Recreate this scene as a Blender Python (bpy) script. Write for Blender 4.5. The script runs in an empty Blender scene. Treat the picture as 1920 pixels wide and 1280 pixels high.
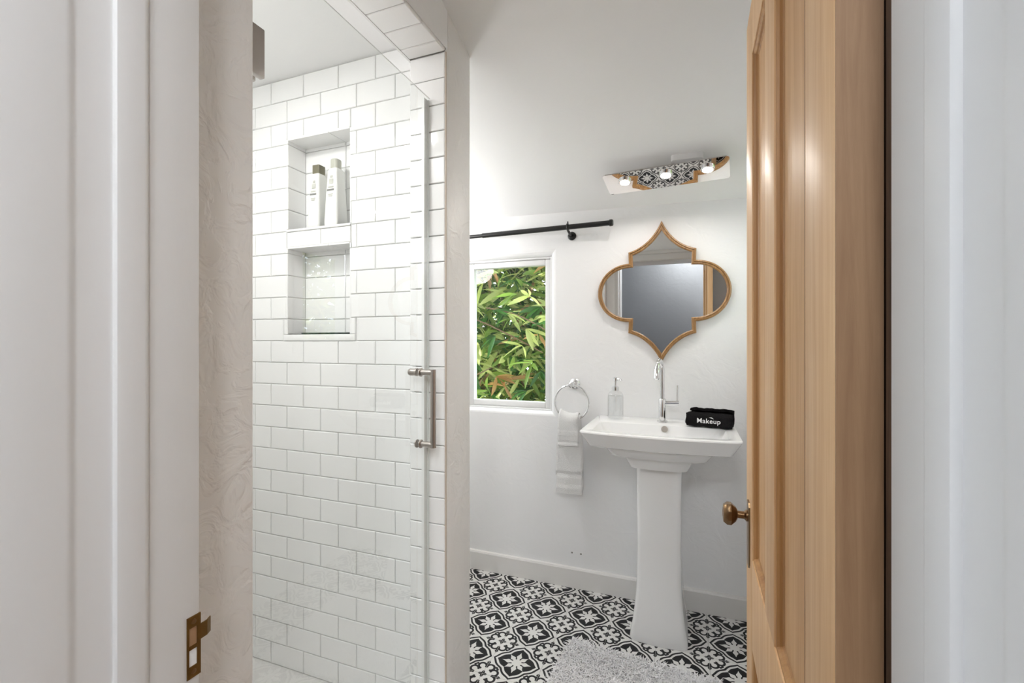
import bpy, bmesh, math, random
from mathutils import Vector, Matrix
random.seed(7)
S = bpy.context.scene
COL = S.collection

# ------------------------------------------------------------------ camera
CAM_H = 1.22
cd = bpy.data.cameras.new('camera')
cam = bpy.data.objects.new('camera', cd)
COL.objects.link(cam)
cam.location = (0, 0, CAM_H)
cam.rotation_euler = (math.radians(90), 0, math.radians(21.0))
cd.sensor_width = 36.0
cd.lens = 865.0 / 1920.0 * 36.0
cd.clip_start = 0.01
S.camera = cam

# ------------------------------------------------------------------ view, sky, sun
S.view_settings.view_transform = 'Standard'
S.view_settings.look = 'None'
S.view_settings.gamma = 1.0
S.view_settings.use_curve_mapping = False
S.view_settings.exposure = 1.2
S.cycles.max_bounces = 10
S.cycles.diffuse_bounces = 7

w = bpy.data.worlds.new('sky')
S.world = w
w.use_nodes = True
bg = w.node_tree.nodes['Background']
bg.inputs['Color'].default_value = (0.80, 0.90, 1.0, 1)
bg.inputs['Strength'].default_value = 5.0

sd = bpy.data.lights.new('sun', 'SUN')
sd.energy = 3.2
sd.angle = math.radians(1.0)
sd.color = (1.0, 0.95, 0.86)
sun = bpy.data.objects.new('sun', sd)
COL.objects.link(sun)
sun.rotation_euler = Vector((0.55, 0.30, -0.80)).to_track_quat('-Z', 'Y').to_euler()

FIXTURE_W = 0.42      # each of the three lamps of the mirror light
SHOWER_FILL_W = 2.6       # unseen downlight added as fill in the shower
HALL_FILL_W = 18.0         # unseen globes added as fill in the hall
BATH_FILL_W = 4.6        # globe added as fill at the hidden end of the bathroom

# ------------------------------------------------------------------ materials
def nt(name):
    m = bpy.data.materials.new(name)
    m.use_nodes = True
    n = m.node_tree
    return m, n, n.nodes['Principled BSDF']

def mat(name, col, rough=0.5, metal=0.0, spec=0.5, var=0.0, vscale=8.0, bump=0.0, bscale=60.0, coat=0.0, stretch=None):
    m, n, p = nt(name)
    p.inputs['Base Color'].default_value = (*col, 1)
    p.inputs['Roughness'].default_value = rough
    p.inputs['Metallic'].default_value = metal
    p.inputs['Specular IOR Level'].default_value = spec
    p.inputs['Coat Weight'].default_value = coat
    tc = n.nodes.new('ShaderNodeTexCoord')
    mp = n.nodes.new('ShaderNodeMapping')
    n.links.new(tc.outputs['Object'], mp.inputs['Vector'])
    if stretch: mp.inputs['Scale'].default_value = stretch
    if var > 0:
        nz = n.nodes.new('ShaderNodeTexNoise')
        nz.inputs['Scale'].default_value = vscale
        nz.inputs['Detail'].default_value = 4
        cr = n.nodes.new('ShaderNodeMix'); cr.data_type = 'RGBA'
        cr.inputs['A'].default_value = (*[c * (1 - var) for c in col], 1)
        cr.inputs['B'].default_value = (*[min(1, c * (1 + var)) for c in col], 1)
        n.links.new(mp.outputs[0], nz.inputs['Vector'])
        n.links.new(nz.outputs['Fac'], cr.inputs['Factor'])
        n.links.new(cr.outputs['Result'], p.inputs['Base Color'])
    if bump > 0:
        nb = n.nodes.new('ShaderNodeTexNoise')
        nb.inputs['Scale'].default_value = bscale
        nb.inputs['Detail'].default_value = 5
        b = n.nodes.new('ShaderNodeBump')
        b.inputs['Strength'].default_value = bump
        b.inputs['Distance'].default_value = 0.01
        n.links.new(mp.outputs[0], nb.inputs['Vector'])
        n.links.new(nb.outputs['Fac'], b.inputs['Height'])
        n.links.new(b.outputs[0], p.inputs['Normal'])
    return m

def plaster(name, col, strength, scale, rough=0.45):
    """hand-trowelled painted plaster: ridges from warped noise."""
    m, n, p = nt(name)
    p.inputs['Roughness'].default_value = rough
    tc = n.nodes.new('ShaderNodeTexCoord')
    n1 = n.nodes.new('ShaderNodeTexNoise'); n1.inputs['Scale'].default_value = scale
    n1.inputs['Detail'].default_value = 3; n1.inputs['Distortion'].default_value = 1.8
    r = n.nodes.new('ShaderNodeValToRGB')
    r.color_ramp.elements[0].position = 0.42; r.color_ramp.elements[1].position = 0.60
    n2 = n.nodes.new('ShaderNodeTexNoise'); n2.inputs['Scale'].default_value = scale * 0.18
    n2.inputs['Detail'].default_value = 2
    mul = n.nodes.new('ShaderNodeMath'); mul.operation = 'MULTIPLY'
    add = n.nodes.new('ShaderNodeMath'); add.operation = 'ADD'
    b = n.nodes.new('ShaderNodeBump'); b.inputs['Strength'].default_value = strength
    b.inputs['Distance'].default_value = 0.004
    cm = n.nodes.new('ShaderNodeMix'); cm.data_type = 'RGBA'
    cm.inputs['A'].default_value = (*[c * 0.965 for c in col], 1)
    cm.inputs['B'].default_value = (*col, 1)
    L = n.links.new
    L(tc.outputs['Object'], n1.inputs['Vector']); L(tc.outputs['Object'], n2.inputs['Vector'])
    L(n1.outputs['Fac'], r.inputs['Fac'])
    L(r.outputs['Color'], mul.inputs[0]); L(n2.outputs['Fac'], mul.inputs[1])
    L(mul.outputs[0], add.inputs[0]); L(n2.outputs['Fac'], add.inputs[1])
    L(add.outputs[0], b.inputs['Height']); L(b.outputs[0], p.inputs['Normal'])
    L(n2.outputs['Fac'], cm.inputs['Factor']); L(cm.outputs['Result'], p.inputs['Base Color'])
    return m

def wood(name, c0, c1, scale=1.0, rough=0.38, axis='z'):
    m, n, p = nt(name)
    tc = n.nodes.new('ShaderNodeTexCoord')
    mp = n.nodes.new('ShaderNodeMapping')
    sc = {'z': (14, 14, 0.7), 'y': (14, 0.7, 14), 'x': (0.7, 14, 14)}[axis]
    mp.inputs['Scale'].default_value = [k * scale for k in sc]
    n1 = n.nodes.new('ShaderNodeTexNoise'); n1.inputs['Scale'].default_value = 5.0
    n1.inputs['Detail'].default_value = 8; n1.inputs['Roughness'].default_value = 0.65
    n1.inputs['Distortion'].default_value = 0.4
    r = n.nodes.new('ShaderNodeValToRGB')
    r.color_ramp.elements[0].position = 0.30; r.color_ramp.elements[0].color = (*c0, 1)
    r.color_ramp.elements[1].position = 0.68; r.color_ramp.elements[1].color = (*c1, 1)
    b = n.nodes.new('ShaderNodeBump'); b.inputs['Strength'].default_value = 0.12; b.inputs['Distance'].default_value = 0.002
    L = n.links.new
    L(tc.outputs['Object'], mp.inputs['Vector']); L(mp.outputs[0], n1.inputs['Vector'])
    L(n1.outputs['Fac'], r.inputs['Fac']); L(r.outputs['Color'], p.inputs['Base Color'])
    L(n1.outputs['Fac'], b.inputs['Height']); L(b.outputs[0], p.inputs['Normal'])
    p.inputs['Roughness'].default_value = rough
    return m

def clear_glass(name, tint=(0.985, 0.995, 0.99), gain=1.7):
    """thin clear glass: transparent with a Fresnel reflection on the outer surface."""
    m = bpy.data.materials.new(name); m.use_nodes = True
    n = m.node_tree; n.nodes.clear(); L = n.links.new
    out = n.nodes.new('ShaderNodeOutputMaterial')
    mix = n.nodes.new('ShaderNodeMixShader')
    tr = n.nodes.new('ShaderNodeBsdfTransparent'); tr.inputs['Color'].default_value = (*tint, 1)
    gl = n.nodes.new('ShaderNodeBsdfGlossy'); gl.inputs['Roughness'].default_value = 0.0
    fr = n.nodes.new('ShaderNodeFresnel'); fr.inputs['IOR'].default_value = 1.46
    ge = n.nodes.new('ShaderNodeNewGeometry')
    inv = n.nodes.new('ShaderNodeMath'); inv.operation = 'SUBTRACT'; inv.inputs[0].default_value = 1
    mu = n.nodes.new('ShaderNodeMath'); mu.operation = 'MULTIPLY'
    mg = n.nodes.new('ShaderNodeMath'); mg.operation = 'MULTIPLY'; mg.inputs[1].default_value = gain; mg.use_clamp = True
    L(ge.outputs['Backfacing'], inv.inputs[1]); L(fr.outputs[0], mu.inputs[0]); L(inv.outputs[0], mu.inputs[1])
    L(mu.outputs[0], mg.inputs[0]); L(mg.outputs[0], mix.inputs[0])
    L(tr.outputs[0], mix.inputs[1]); L(gl.outputs[0], mix.inputs[2]); L(mix.outputs[0], out.inputs[0])
    return m

def emit(name, col, strength):
    m = bpy.data.materials.new(name); m.use_nodes = True
    n = m.node_tree; n.nodes.clear()
    out = n.nodes.new('ShaderNodeOutputMaterial'); e = n.nodes.new('ShaderNodeEmission')
    e.inputs['Color'].default_value = (*col, 1); e.inputs['Strength'].default_value = strength
    n.links.new(e.outputs[0], out.inputs[0])
    return m

def leaf_mat(name, col):
    m = bpy.data.materials.new(name); m.use_nodes = True
    n = m.node_tree; n.nodes.clear(); L = n.links.new
    out = n.nodes.new('ShaderNodeOutputMaterial')
    tc = n.nodes.new('ShaderNodeObjectInfo')
    hs = n.nodes.new('ShaderNodeHueSaturation'); hs.inputs['Color'].default_value = (*col, 1)
    mr = n.nodes.new('ShaderNodeMapRange'); mr.inputs['To Min'].default_value = 0.7; mr.inputs['To Max'].default_value = 1.35
    L(tc.outputs['Random'], mr.inputs['Value']); L(mr.outputs[0], hs.inputs['Value'])
    d = n.nodes.new('ShaderNodeBsdfPrincipled'); d.inputs['Roughness'].default_value = 0.4
    t = n.nodes.new('ShaderNodeBsdfTranslucent')
    mx = n.nodes.new('ShaderNodeMixShader'); mx.inputs[0].default_value = 0.45
    L(hs.outputs[0], d.inputs['Base Color']); L(hs.outputs[0], t.inputs['Color'])
    L(d.outputs[0], mx.inputs[1]); L(t.outputs[0], mx.inputs[2]); L(mx.outputs[0], out.inputs[0])
    return m

M = {}
M['wall'] = plaster('painted_plaster', (0.87, 0.87, 0.875), 0.2, 11, 0.55)
M['ceil'] = plaster('ceiling_plaster', (0.90, 0.90, 0.90), 0.12, 9, 0.6)
M['rough'] = plaster('trowelled_plaster', (0.83, 0.82, 0.805), 0.55, 17, 0.4)
M['hall'] = plaster('hall_plaster', (0.13, 0.13, 0.133), 0.15, 12, 0.6)
M['trim'] = mat('painted_trim', (0.80, 0.80, 0.80), 0.35, bump=0.10, bscale=18)
M['jamb'] = mat('painted_jamb', (0.70, 0.695, 0.69), 0.5, var=0.03, vscale=9, bump=0.12, bscale=14, stretch=(1, 1, 0.3))
M['base'] = mat('painted_baseboard', (0.78, 0.765, 0.745), 0.35, bump=0.05, bscale=12)
M['tile'] = mat('white_glazed_tile', (0.88, 0.88, 0.875), 0.08, spec=0.5, var=0.012, vscale=1.5, bump=0.012, bscale=6)
M['grout'] = mat('pale_grey_grout', (0.74, 0.735, 0.72), 0.85, bump=0.2, bscale=200)
M['caulk'] = mat('beige_caulk', (0.55, 0.47, 0.40), 0.6, var=0.15, vscale=14)
M['black'] = mat('charcoal_print', (0.010, 0.010, 0.012), 0.5, spec=0.3, var=0.25, vscale=30)
M['white'] = mat('white_print', (0.74, 0.73, 0.71), 0.45, var=0.04, vscale=25)
M['fgrout'] = mat('grey_floor_grout', (0.38, 0.37, 0.36), 0.8, var=0.1, vscale=30)
M['porc'] = mat('white_porcelain', (0.87, 0.87, 0.87), 0.06, spec=0.6, var=0.004, vscale=2)
M['chrome'] = mat('polished_chrome', (0.80, 0.80, 0.81), 0.07, metal=1.0, var=0.02, vscale=4)
M['mirror'] = mat('silvered_mirror', (0.86, 0.87, 0.87), 0.0, metal=1.0, var=0.003, vscale=2)
M['plate'] = mat('polished_steel_plate', (0.82, 0.80, 0.79), 0.015, metal=1.0, var=0.003, vscale=2)
M['nickel'] = mat('brushed_nickel', (0.46, 0.42, 0.39), 0.28, metal=1.0, var=0.05, vscale=60, stretch=(1, 1, 0.1))
M['gold'] = wood('gilded_wood', (0.20, 0.095, 0.03), (0.44, 0.25, 0.10), 2.0, 0.35)
M['bronze'] = mat('aged_bronze', (0.24, 0.15, 0.08), 0.32, metal=1.0, var=0.35, vscale=25, bump=0.1, bscale=60)
M['brass'] = mat('tarnished_brass', (0.20, 0.115, 0.035), 0.42, metal=0.9, var=0.35, vscale=40, bump=0.1, bscale=90)
M['rod'] = mat('black_steel', (0.008, 0.008, 0.008), 0.3, spec=0.5, var=0.2, vscale=20)
M['pine'] = wood('stripped_pine', (0.60, 0.34, 0.155), (0.74, 0.50, 0.28), 0.8, 0.5)
M['pine_panel'] = wood('varnished_pine_panel', (0.52, 0.275, 0.11), (0.67, 0.42, 0.21), 0.8, 0.5)
M['pine_mould'] = wood('shaded_pine_moulding', (0.33, 0.15, 0.045), (0.50, 0.27, 0.10), 0.8, 0.45)  # darker pine: the shade on the panel sticking is in the colour
M['pine_edge'] = wood('shaded_raw_pine_edge', (0.30, 0.165, 0.085), (0.42, 0.255, 0.14), 1.2, 0.6)  # brown pine with the shade of the doorway-facing edge in its colour
M['darkwood'] = wood('dark_streaked_wood', (0.012, 0.008, 0.006), (0.10, 0.055, 0.03), 3.0, 0.5)
M['glass'] = clear_glass('clear_glass')
M['glass_edge'] = mat('glass_seal', (0.84, 0.85, 0.84), 0.2, var=0.03, vscale=30)
M['pane'] = clear_glass('window_glass', (0.97, 0.98, 0.98), 1.0)
M['towel'] = mat('white_terry', (0.84, 0.835, 0.83), 0.95, spec=0.1, var=0.03, vscale=300, bump=0.6, bscale=420)
M['blacktowel'] = mat('black_terry', (0.014, 0.013, 0.014), 0.95, spec=0.1, var=0.4, vscale=300, bump=0.8, bscale=350)
M['print'] = mat('white_embroidery', (0.85, 0.85, 0.85), 0.7, var=0.03, vscale=200)
M['bottle'] = mat('white_plastic', (0.80, 0.80, 0.77), 0.3, var=0.02, vscale=10)
M['cap1'] = mat('olive_cap', (0.17, 0.155, 0.095), 0.4, var=0.05, vscale=30)
M['cap2'] = mat('sage_cap', (0.50, 0.50, 0.43), 0.4, var=0.05, vscale=30)
M['ink'] = mat('grey_print', (0.22, 0.22, 0.21), 0.5, var=0.1, vscale=50)
M['inkp'] = mat('pale_print', (0.55, 0.55, 0.50), 0.5, var=0.1, vscale=50)
M['stone'] = mat('green_stone', (0.05, 0.075, 0.065), 0.2, var=0.9, vscale=160)
M['pile'] = mat('pale_grey_pile', (0.82, 0.81, 0.82), 0.9, spec=0.1, var=0.12, vscale=30)
M['matbase'] = mat('mat_backing', (0.45, 0.44, 0.44), 0.9, var=0.1, vscale=30)
M['showerfloor'] = mat('shower_pan', (0.78, 0.775, 0.76), 0.35, bump=0.6, bscale=45, var=0.04, vscale=40)
M['hallfloor'] = wood('hall_floorboards', (0.16, 0.08, 0.04), (0.30, 0.17, 0.09), 0.6, 0.4, 'x')
M['ground'] = mat('garden_soil', (0.16, 0.13, 0.08), 0.9, var=0.4, vscale=6, bump=0.4, bscale=20)
M['bark'] = mat('brown_bark', (0.20, 0.11, 0.06), 0.8, var=0.3, vscale=40, bump=0.3, bscale=60)
M['leafA'] = leaf_mat('bright_green_leaf', (0.27, 0.40, 0.065))
M['leafB'] = leaf_mat('deep_green_leaf', (0.055, 0.17, 0.025))
M['leafC'] = leaf_mat('yellow_green_leaf', (0.60, 0.64, 0.22))
M['leafD'] = leaf_mat('dry_leaf', (0.62, 0.34, 0.13))
M['lamp'] = emit('lit_lamp_lens', (1.0, 0.95, 0.88), 14.0)
M['fill_lens'] = emit('fill_light_lens', (1.0, 0.97, 0.93), 4.0)
M['soapglass'] = clear_glass('ribbed_soap_glass', (0.975, 0.98, 0.98), 2.6)
M['roof_light_block'] = mat('light_block_boards', (0.2, 0.19, 0.18), 0.9, var=0.2, vscale=10)

# ------------------------------------------------------------------ builders
class MB:
    def __init__(s):
        s.v = []; s.f = []; s.mi = []
    def add(s, verts, faces, mi=0):
        o = len(s.v); s.v += [tuple(p) for p in verts]
        for f in faces:
            s.f.append([i + o for i in f]); s.mi.append(mi)
        return s
    def box(s, x0, x1, y0, y1, z0, z1, mi=0):
        vs = [(x, y, z) for z in (z0, z1) for y in (y0, y1) for x in (x0, x1)]
        return s.add(vs, [(0, 2, 3, 1), (4, 5, 7, 6), (0, 1, 5, 4), (2, 6, 7, 3), (0, 4, 6, 2), (1, 3, 7, 5)], mi)
    def bbox(s, x0, x1, y0, y1, z0, z1, b=0.003, seg=2, mi=0):
        bm = bmesh.new()
        bmesh.ops.create_cube(bm, size=1.0)
        for v in bm.verts:
            v.co = Vector(((x0 + x1) / 2 + v.co.x * (x1 - x0), (y0 + y1) / 2 + v.co.y * (y1 - y0), (z0 + z1) / 2 + v.co.z * (z1 - z0)))
        bmesh.ops.bevel(bm, geom=bm.edges[:], offset=b, segments=seg, profile=0.5, affect='EDGES', clamp_overlap=True)
        bm.verts.index_update()
        s.add([v.co[:] for v in bm.verts], [[v.index for v in f.verts] for f in bm.faces], mi)
        bm.free(); return s
    def loft(s, loops, cap0=True, cap1=True, mi=0, closed=True):
        n = len(loops[0]); vs = [p for l in loops for p in l]; fs = []
        for k in range(len(loops) - 1):
            for i in range(n if closed else n - 1):
                j = (i + 1) % n
                fs.append((k * n + i, k * n + j, (k + 1) * n + j, (k + 1) * n + i))
        if cap0: fs.append(tuple(reversed(range(n))))
        if cap1: fs.append(tuple(range((len(loops) - 1) * n, len(loops) * n)))
        return s.add(vs, fs, mi)
    def tube(s, pts, r, n=12, caps=True, mi=0):
        pts = [Vector(p) for p in pts]
        rs = r if isinstance(r, (list, tuple)) else [r] * len(pts)
        loops = []; up = None
        for i, p in enumerate(pts):
            if i == 0: t = pts[1] - p
            elif i == len(pts) - 1: t = p - pts[i - 1]
            else: t = (pts[i + 1] - p).normalized() + (p - pts[i - 1]).normalized()
            t.normalize()
            if up is None:
                a = Vector((0, 0, 1)) if abs(t.z) < 0.9 else Vector((1, 0, 0))
                up = t.cross(a).normalized()
            up = (up - t * up.dot(t)).normalized()
            bn = t.cross(up)
            loops.append([tuple(p + (up * math.cos(q) + bn * math.sin(q)) * rs[i]) for q in [2 * math.pi * k / n for k in range(n)]])
        return s.loft(loops, caps, caps, mi)
    def lathe(s, c, prof, axis='z', n=24, mi=0, caps=True):
        loops = []
        for r, h in prof:
            l = []
            for k in range(n):
                q = 2 * math.pi * k / n; a, b = r * math.cos(q), r * math.sin(q)
                if axis == 'z': l.append((c[0] + a, c[1] + b, c[2] + h))
                elif axis == 'y': l.append((c[0] + b, c[1] + h, c[2] + a))
                else: l.append((c[0] + h, c[1] + a, c[2] + b))
            loops.append(l)
        return s.loft(loops, caps, caps, mi)
    def mesh(s, name, smooth=False, ang=35):
        me = bpy.data.meshes.new(name)
        me.from_pydata(s.v, [], s.f)
        for p, i in zip(me.polygons, s.mi): p.material_index = i
        me.update()
        bm = bmesh.new(); bm.from_mesh(me)
        bmesh.ops.recalc_face_normals(bm, faces=bm.faces[:])
        bm.to_mesh(me); bm.free()
        if smooth:
            for p in me.polygons: p.use_smooth = True
            me.set_sharp_from_angle(angle=math.radians(ang))
        return me
    def obj(s, name, mats, parent=None, smooth=False, ang=35):
        me = s.mesh(name, smooth, ang)
        for m in (mats if isinstance(mats, (list, tuple)) else [mats]):
            me.materials.append(M[m] if isinstance(m, str) else m)
        return link(name, me, parent)

def link(name, me, parent=None, loc=None):
    o = bpy.data.objects.new(name, me); COL.objects.link(o)
    if parent is not None: o.parent = parent
    if loc is not None: o.location = loc
    return o

def empty(name, loc):
    o = bpy.data.objects.new(name, None); COL.objects.link(o)
    o.location = loc; o.empty_display_size = 0.05
    return o

class Thing:
    """an Empty at the thing's base; part() takes a builder in world coordinates."""
    def __init__(s, name, loc, label, cat, group=None, kind=None):
        s.o = empty(name, loc); s.loc = Vector(loc)
        tag(s.o, label, cat, group, kind)
    def part(s, b, name, mats, parent=None, smooth=False, ang=35, label=None):
        b.v = [tuple(Vector(p) - s.loc) for p in b.v]
        o = b.obj(name, mats, parent or s.o, smooth, ang)
        if label: o['label'] = label
        return o

def tag(o, label=None, cat=None, group=None, kind=None):
    if label: o['label'] = label
    if cat: o['category'] = cat
    if group: o['group'] = group
    if kind: o['kind'] = kind
    return o

def struct(o, label=None, cat=None):
    return tag(o, label, cat, None, 'structure')

def rrect(cx, cy, hx, hy, r, z, n=6, bow=0.0):
    """rounded rectangle loop at height z; bow pushes the front (-y) edge outward in the middle."""
    pts = []
    for (sx, sy, a0) in ((1, 1, 0), (-1, 1, 90), (-1, -1, 180), (1, -1, 270)):
        for k in range(n + 1):
            a = math.radians(a0 + 90 * k / n)
            pts.append([cx + sx * (hx - r) + r * math.cos(a), cy + sy * (hy - r) + r * math.sin(a), z])
        if sx == -1 and sy == -1:
            for k in range(1, 12):
                t = k / 12.0
                pts.append([cx - (hx - r) + 2 * (hx - r) * t, cy - hy, z])
    for p in pts:
        if p[1] < cy:
            u = max(-1, min(1, (p[0] - cx) / hx))
            p[1] -= bow * (1 - u * u) * min(1, (cy - p[1]) / hy)
    return [tuple(p) for p in pts]

# ------------------------------------------------------------------ key dimensions (metres)
YB = 2.255                 # sink wall
XR = 0.40                  # right wall
XL = -1.85                 # far left wall (hidden)
YS = 1.258                 # shower back wall
XP0, XP1 = -0.801, -0.676  # shower partition
YJ0, YJ1 = 0.565, 1.209    # shower opening
ZH = 2.083                 # underside of the shower header
ZSF, ZSC = 0.045, 2.167    # shower floor and ceiling
PH, PW = 0.0785, 0.154     # wall tile pitch
KC = 0.327                 # ceiling slope
JX0, JX1 = -0.579, 0.134   # door opening
DY0, DY1 = 0.18, 0.404     # door wall
DH = 1.905                 # door head

def ceil_z(x, y):
    return 1.868 - 0.022 * (x + 0.594) + KC * (2.255 - y)

# ------------------------------------------------------------------ structure: bathroom walls
def wall_with_hole(name, mats, outer, h1, h2, y0, y1, y2):
    """wall facing -y; outer/h1/h2 = (x0,x1,z0,z1); h1 is the hole at y0, sloping to h2 at y1, straight to y2."""
    def rc(r, y): return [(r[0], y, r[2]), (r[1], y, r[2]), (r[1], y, r[3]), (r[0], y, r[3])]
    b = MB()
    L = [rc(outer, y2), rc(outer, y0), rc(h1, y0)]
    k = 4
    for i in range(1, k + 1):
        a = math.pi / 2 * i / k
        q = 1 - math.cos(a); t = math.sin(a)
        L.append(rc([h1[j] + (h2[j] - h1[j]) * t for j in range(4)], y0 + (y1 - y0) * q))
    L += [rc(h2, y2), rc(outer, y2)]
    b.loft(L, False, False)
    return b.obj(name, mats)

wb = wall_with_hole('wall_back', 'wall', (XL - 0.1, XR + 0.12, -0.1, 2.35),
                    (-1.175, -0.628, 0.842, 1.690), (-1.145, -0.655, 0.863, 1.657), YB, YB + 0.03, YB + 0.16)
struct(wb, 'white plastered wall behind the pedestal sink and mirror', 'wall')
b = MB()
for dx in (-0.545, -0.5):   # two old screw holes above the baseboard
    b.lathe((dx, YB - 0.0004, 0.168), [(0.0045, 0), (0.0045, 0.002)], 'y', 10)
b.obj('screw_hole', 'ink', wb)

# right wall with the second window (seen mirrored in the shower glass)
W2 = (1.80, 2.19, 1.20, 1.72)
b = MB()
b.box(XR, XR + 0.12, DY1, W2[0], -0.1, 2.6).box(XR, XR + 0.12, W2[1], YB + 0.16, -0.1, 2.6)
b.box(XR, XR + 0.12, W2[0], W2[1], -0.1, W2[2]).box(XR, XR + 0.12, W2[0], W2[1], W2[3], 2.6)
struct(b.obj('wall_right', 'wall'), 'white plastered side wall hidden behind the open wooden door', 'wall')
b = MB(); b.box(XL - 0.1, XL, DY1, YB + 0.16, -0.1, 2.7)
struct(b.obj('wall_left', 'wall'), 'white side wall at the hidden end of the bathroom', 'wall')

# sloped ceiling slab
b = MB()
c = [(x, y) for y in (DY1 - 0.1, YB + 0.16) for x in (XP1 - 0.02, XR + 0.12)]
b.add([(x, y, ceil_z(x, y)) for x, y in c] + [(x, y, ceil_z(x, y) + 0.08) for x, y in c],
      [(0, 1, 3, 2), (4, 6, 7, 5), (0, 4, 5, 1), (2, 3, 7, 6), (0, 2, 6, 4), (1, 5, 7, 3)])
c = [(x, y) for y in (YS + 0.1, YB + 0.16) for x in (XL - 0.1, XP1 - 0.02)]
b.add([(x, y, ceil_z(x, y)) for x, y in c] + [(x, y, ceil_z(x, y) + 0.08) for x, y in c],
      [(0, 1, 3, 2), (4, 6, 7, 5), (0, 4, 5, 1), (2, 3, 7, 6), (0, 2, 6, 4), (1, 5, 7, 3)])
struct(b.obj('ceiling', 'ceil'), 'sloping white plaster ceiling above the sink', 'ceiling')

# shower partition: stub by the door, stub at the far jamb, header over the opening
YP1 = 1.376
b = MB()
b.bbox(XP0 + 0.012, XP1, DY1, YJ0 - 0.002, -0.1, 2.6, 0.005, 3)
struct(b.obj('wall_shower_stub', 'rough', smooth=True), 'rough trowelled plaster wall edge between the door jamb and shower', 'wall')
b = MB()
b.bbox(XP0 + 0.012, XP1, YJ1 + 0.012, YP1, -0.1, 2.6, 0.006, 3)
b.box(XP1 - 0.003, XP1 + 0.0003, YJ1 + 0.004, YJ1 + 0.012, 0.0, ZH + 0.012)
jamb_wall = b.obj('wall_shower_end', 'rough', smooth=True)
struct(jamb_wall, 'narrow rough plaster wall end beside the shower glass', 'wall')
b = MB(); b.box(XP1 - 0.006, XP1 + 0.0008, YJ1 + 0.0015, YJ1 + 0.0065, 0.0, ZH)
b.obj('caulk_line', 'caulk', jamb_wall)
b = MB(); b.box(XP0, XP1, YJ0 - 0.012, YJ1 + 0.012, ZH + 0.010, 2.6)
header = b.obj('wall_shower_header', 'wall')
struct(header, 'wall above the shower opening with a tiled underside', 'wall')

# ------------------------------------------------------------------ shower back wall, niches, tiles
N_UP = (-1.350, -1.067, 1.621, 1.945)
N_LO = (-1.352, -1.068, 1.245, 1.556)
ND = 0.092
b = MB()
xs = [XL, N_UP[0], N_UP[1], XP0 + 0.012]
zs = [-0.05, N_LO[2], N_LO[3], N_UP[2], N_UP[3], 2.6]
for i in range(3):
    for k in range(5):
        if i == 1 and k in (1, 3):
            b.box(xs[i], xs[i + 1], YS + ND, YP1, zs[k], zs[k + 1])
        else:
            b.box(xs[i], xs[i + 1], YS + 0.006, YP1, zs[k], zs[k + 1])
swall = b.obj('wall_shower_back', 'grout')
struct(swall, 'shower back wall of white glazed subway tiles with two niches', 'wall')

def tile_mesh(wd, ht, key={}):
    """glazed tile facing -y, origin at its lower left corner, 7 mm proud with eased edges."""
    k = (round(wd, 4), round(ht, 4))
    if k not in key:
        e = 0.0022; d = 0.007
        b = MB()
        b.loft([[(0, d, 0), (wd, d, 0), (wd, d, ht), (0, d, ht)],
                [(0, 0.0018, 0), (wd, 0.0018, 0), (wd, 0.0018, ht), (0, 0.0018, ht)],
                [(e, 0, e), (wd - e, 0, e), (wd - e, 0, ht - e), (e, 0, ht - e)]], False, True)
        me = b.mesh('subway_tile'); me.materials.append(M['tile']); key[k] = me
    return key[k]

def put_tile(parent, x0, x1, z0, z1, y, g=0.0011):
    wd, ht = x1 - x0 - 2 * g, z1 - z0 - 2 * g
    if wd < 0.006 or ht < 0.006: return
    o = link('tile', tile_mesh(wd, ht), parent)
    o.location = (x0 + g, y, z0 + g)
    return o

def split(r, hole):
    x0, x1, z0, z1 = r; a0, a1, c0, c1 = hole
    if x1 <= a0 or x0 >= a1 or z1 <= c0 or z0 >= c1: return [r]
    out = []
    if x0 < a0: out.append((x0, a0, z0, z1))
    if x1 > a1: out.append((a1, x1, z0, z1))
    m0, m1 = max(x0, a0), min(x1, a1)
    if z0 < c0: out.append((m0, m1, z0, c0))
    if z1 > c1: out.append((m0, m1, c1, z1))
    return out

SILL_LO = (N_LO[0] - 0.014, N_LO[1] + 0.022, 1.2225, 1.245)
SILL_UP = (N_UP[0] - 0.002, N_UP[1] + 0.002, 1.612, 1.621)
_u = (600.5 - 960) / 865.0; _t = math.radians(21)
xj = YS * (-math.sin(_t) + _u * math.cos(_t)) / (math.cos(_t) + _u * math.sin(_t))
for row in range(27):
    z0 = ZSF + row * PH; z1 = z0 + PH
    off = xj + (0 if row % 2 == 1 else PW / 2)
    for k in range(-6, 3):
        r = (off + k * PW, off + (k + 1) * PW, z0, z1)
        r = (max(r[0], -1.72), min(r[1], XP0 - 0.001), z0, min(z1, ZSC))
        if r[1] - r[0] < 0.01: continue
        rs = [r]
        for hole in (N_UP, N_LO, SILL_LO, SILL_UP):
            rs = [q for p in rs for q in split(p, hole)]
        for q in rs: put_tile(swall, *q, YS)
for s_, nm in ((SILL_LO, 'niche_sill'), (SILL_UP, 'niche_sill')):
    b = MB(); b.bbox(s_[0] + 0.001, s_[1] - 0.001, YS - 0.003, YS + ND, s_[2], s_[3], 0.003, 2)
    b.obj(nm, 'tile', swall, smooth=True)
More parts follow.
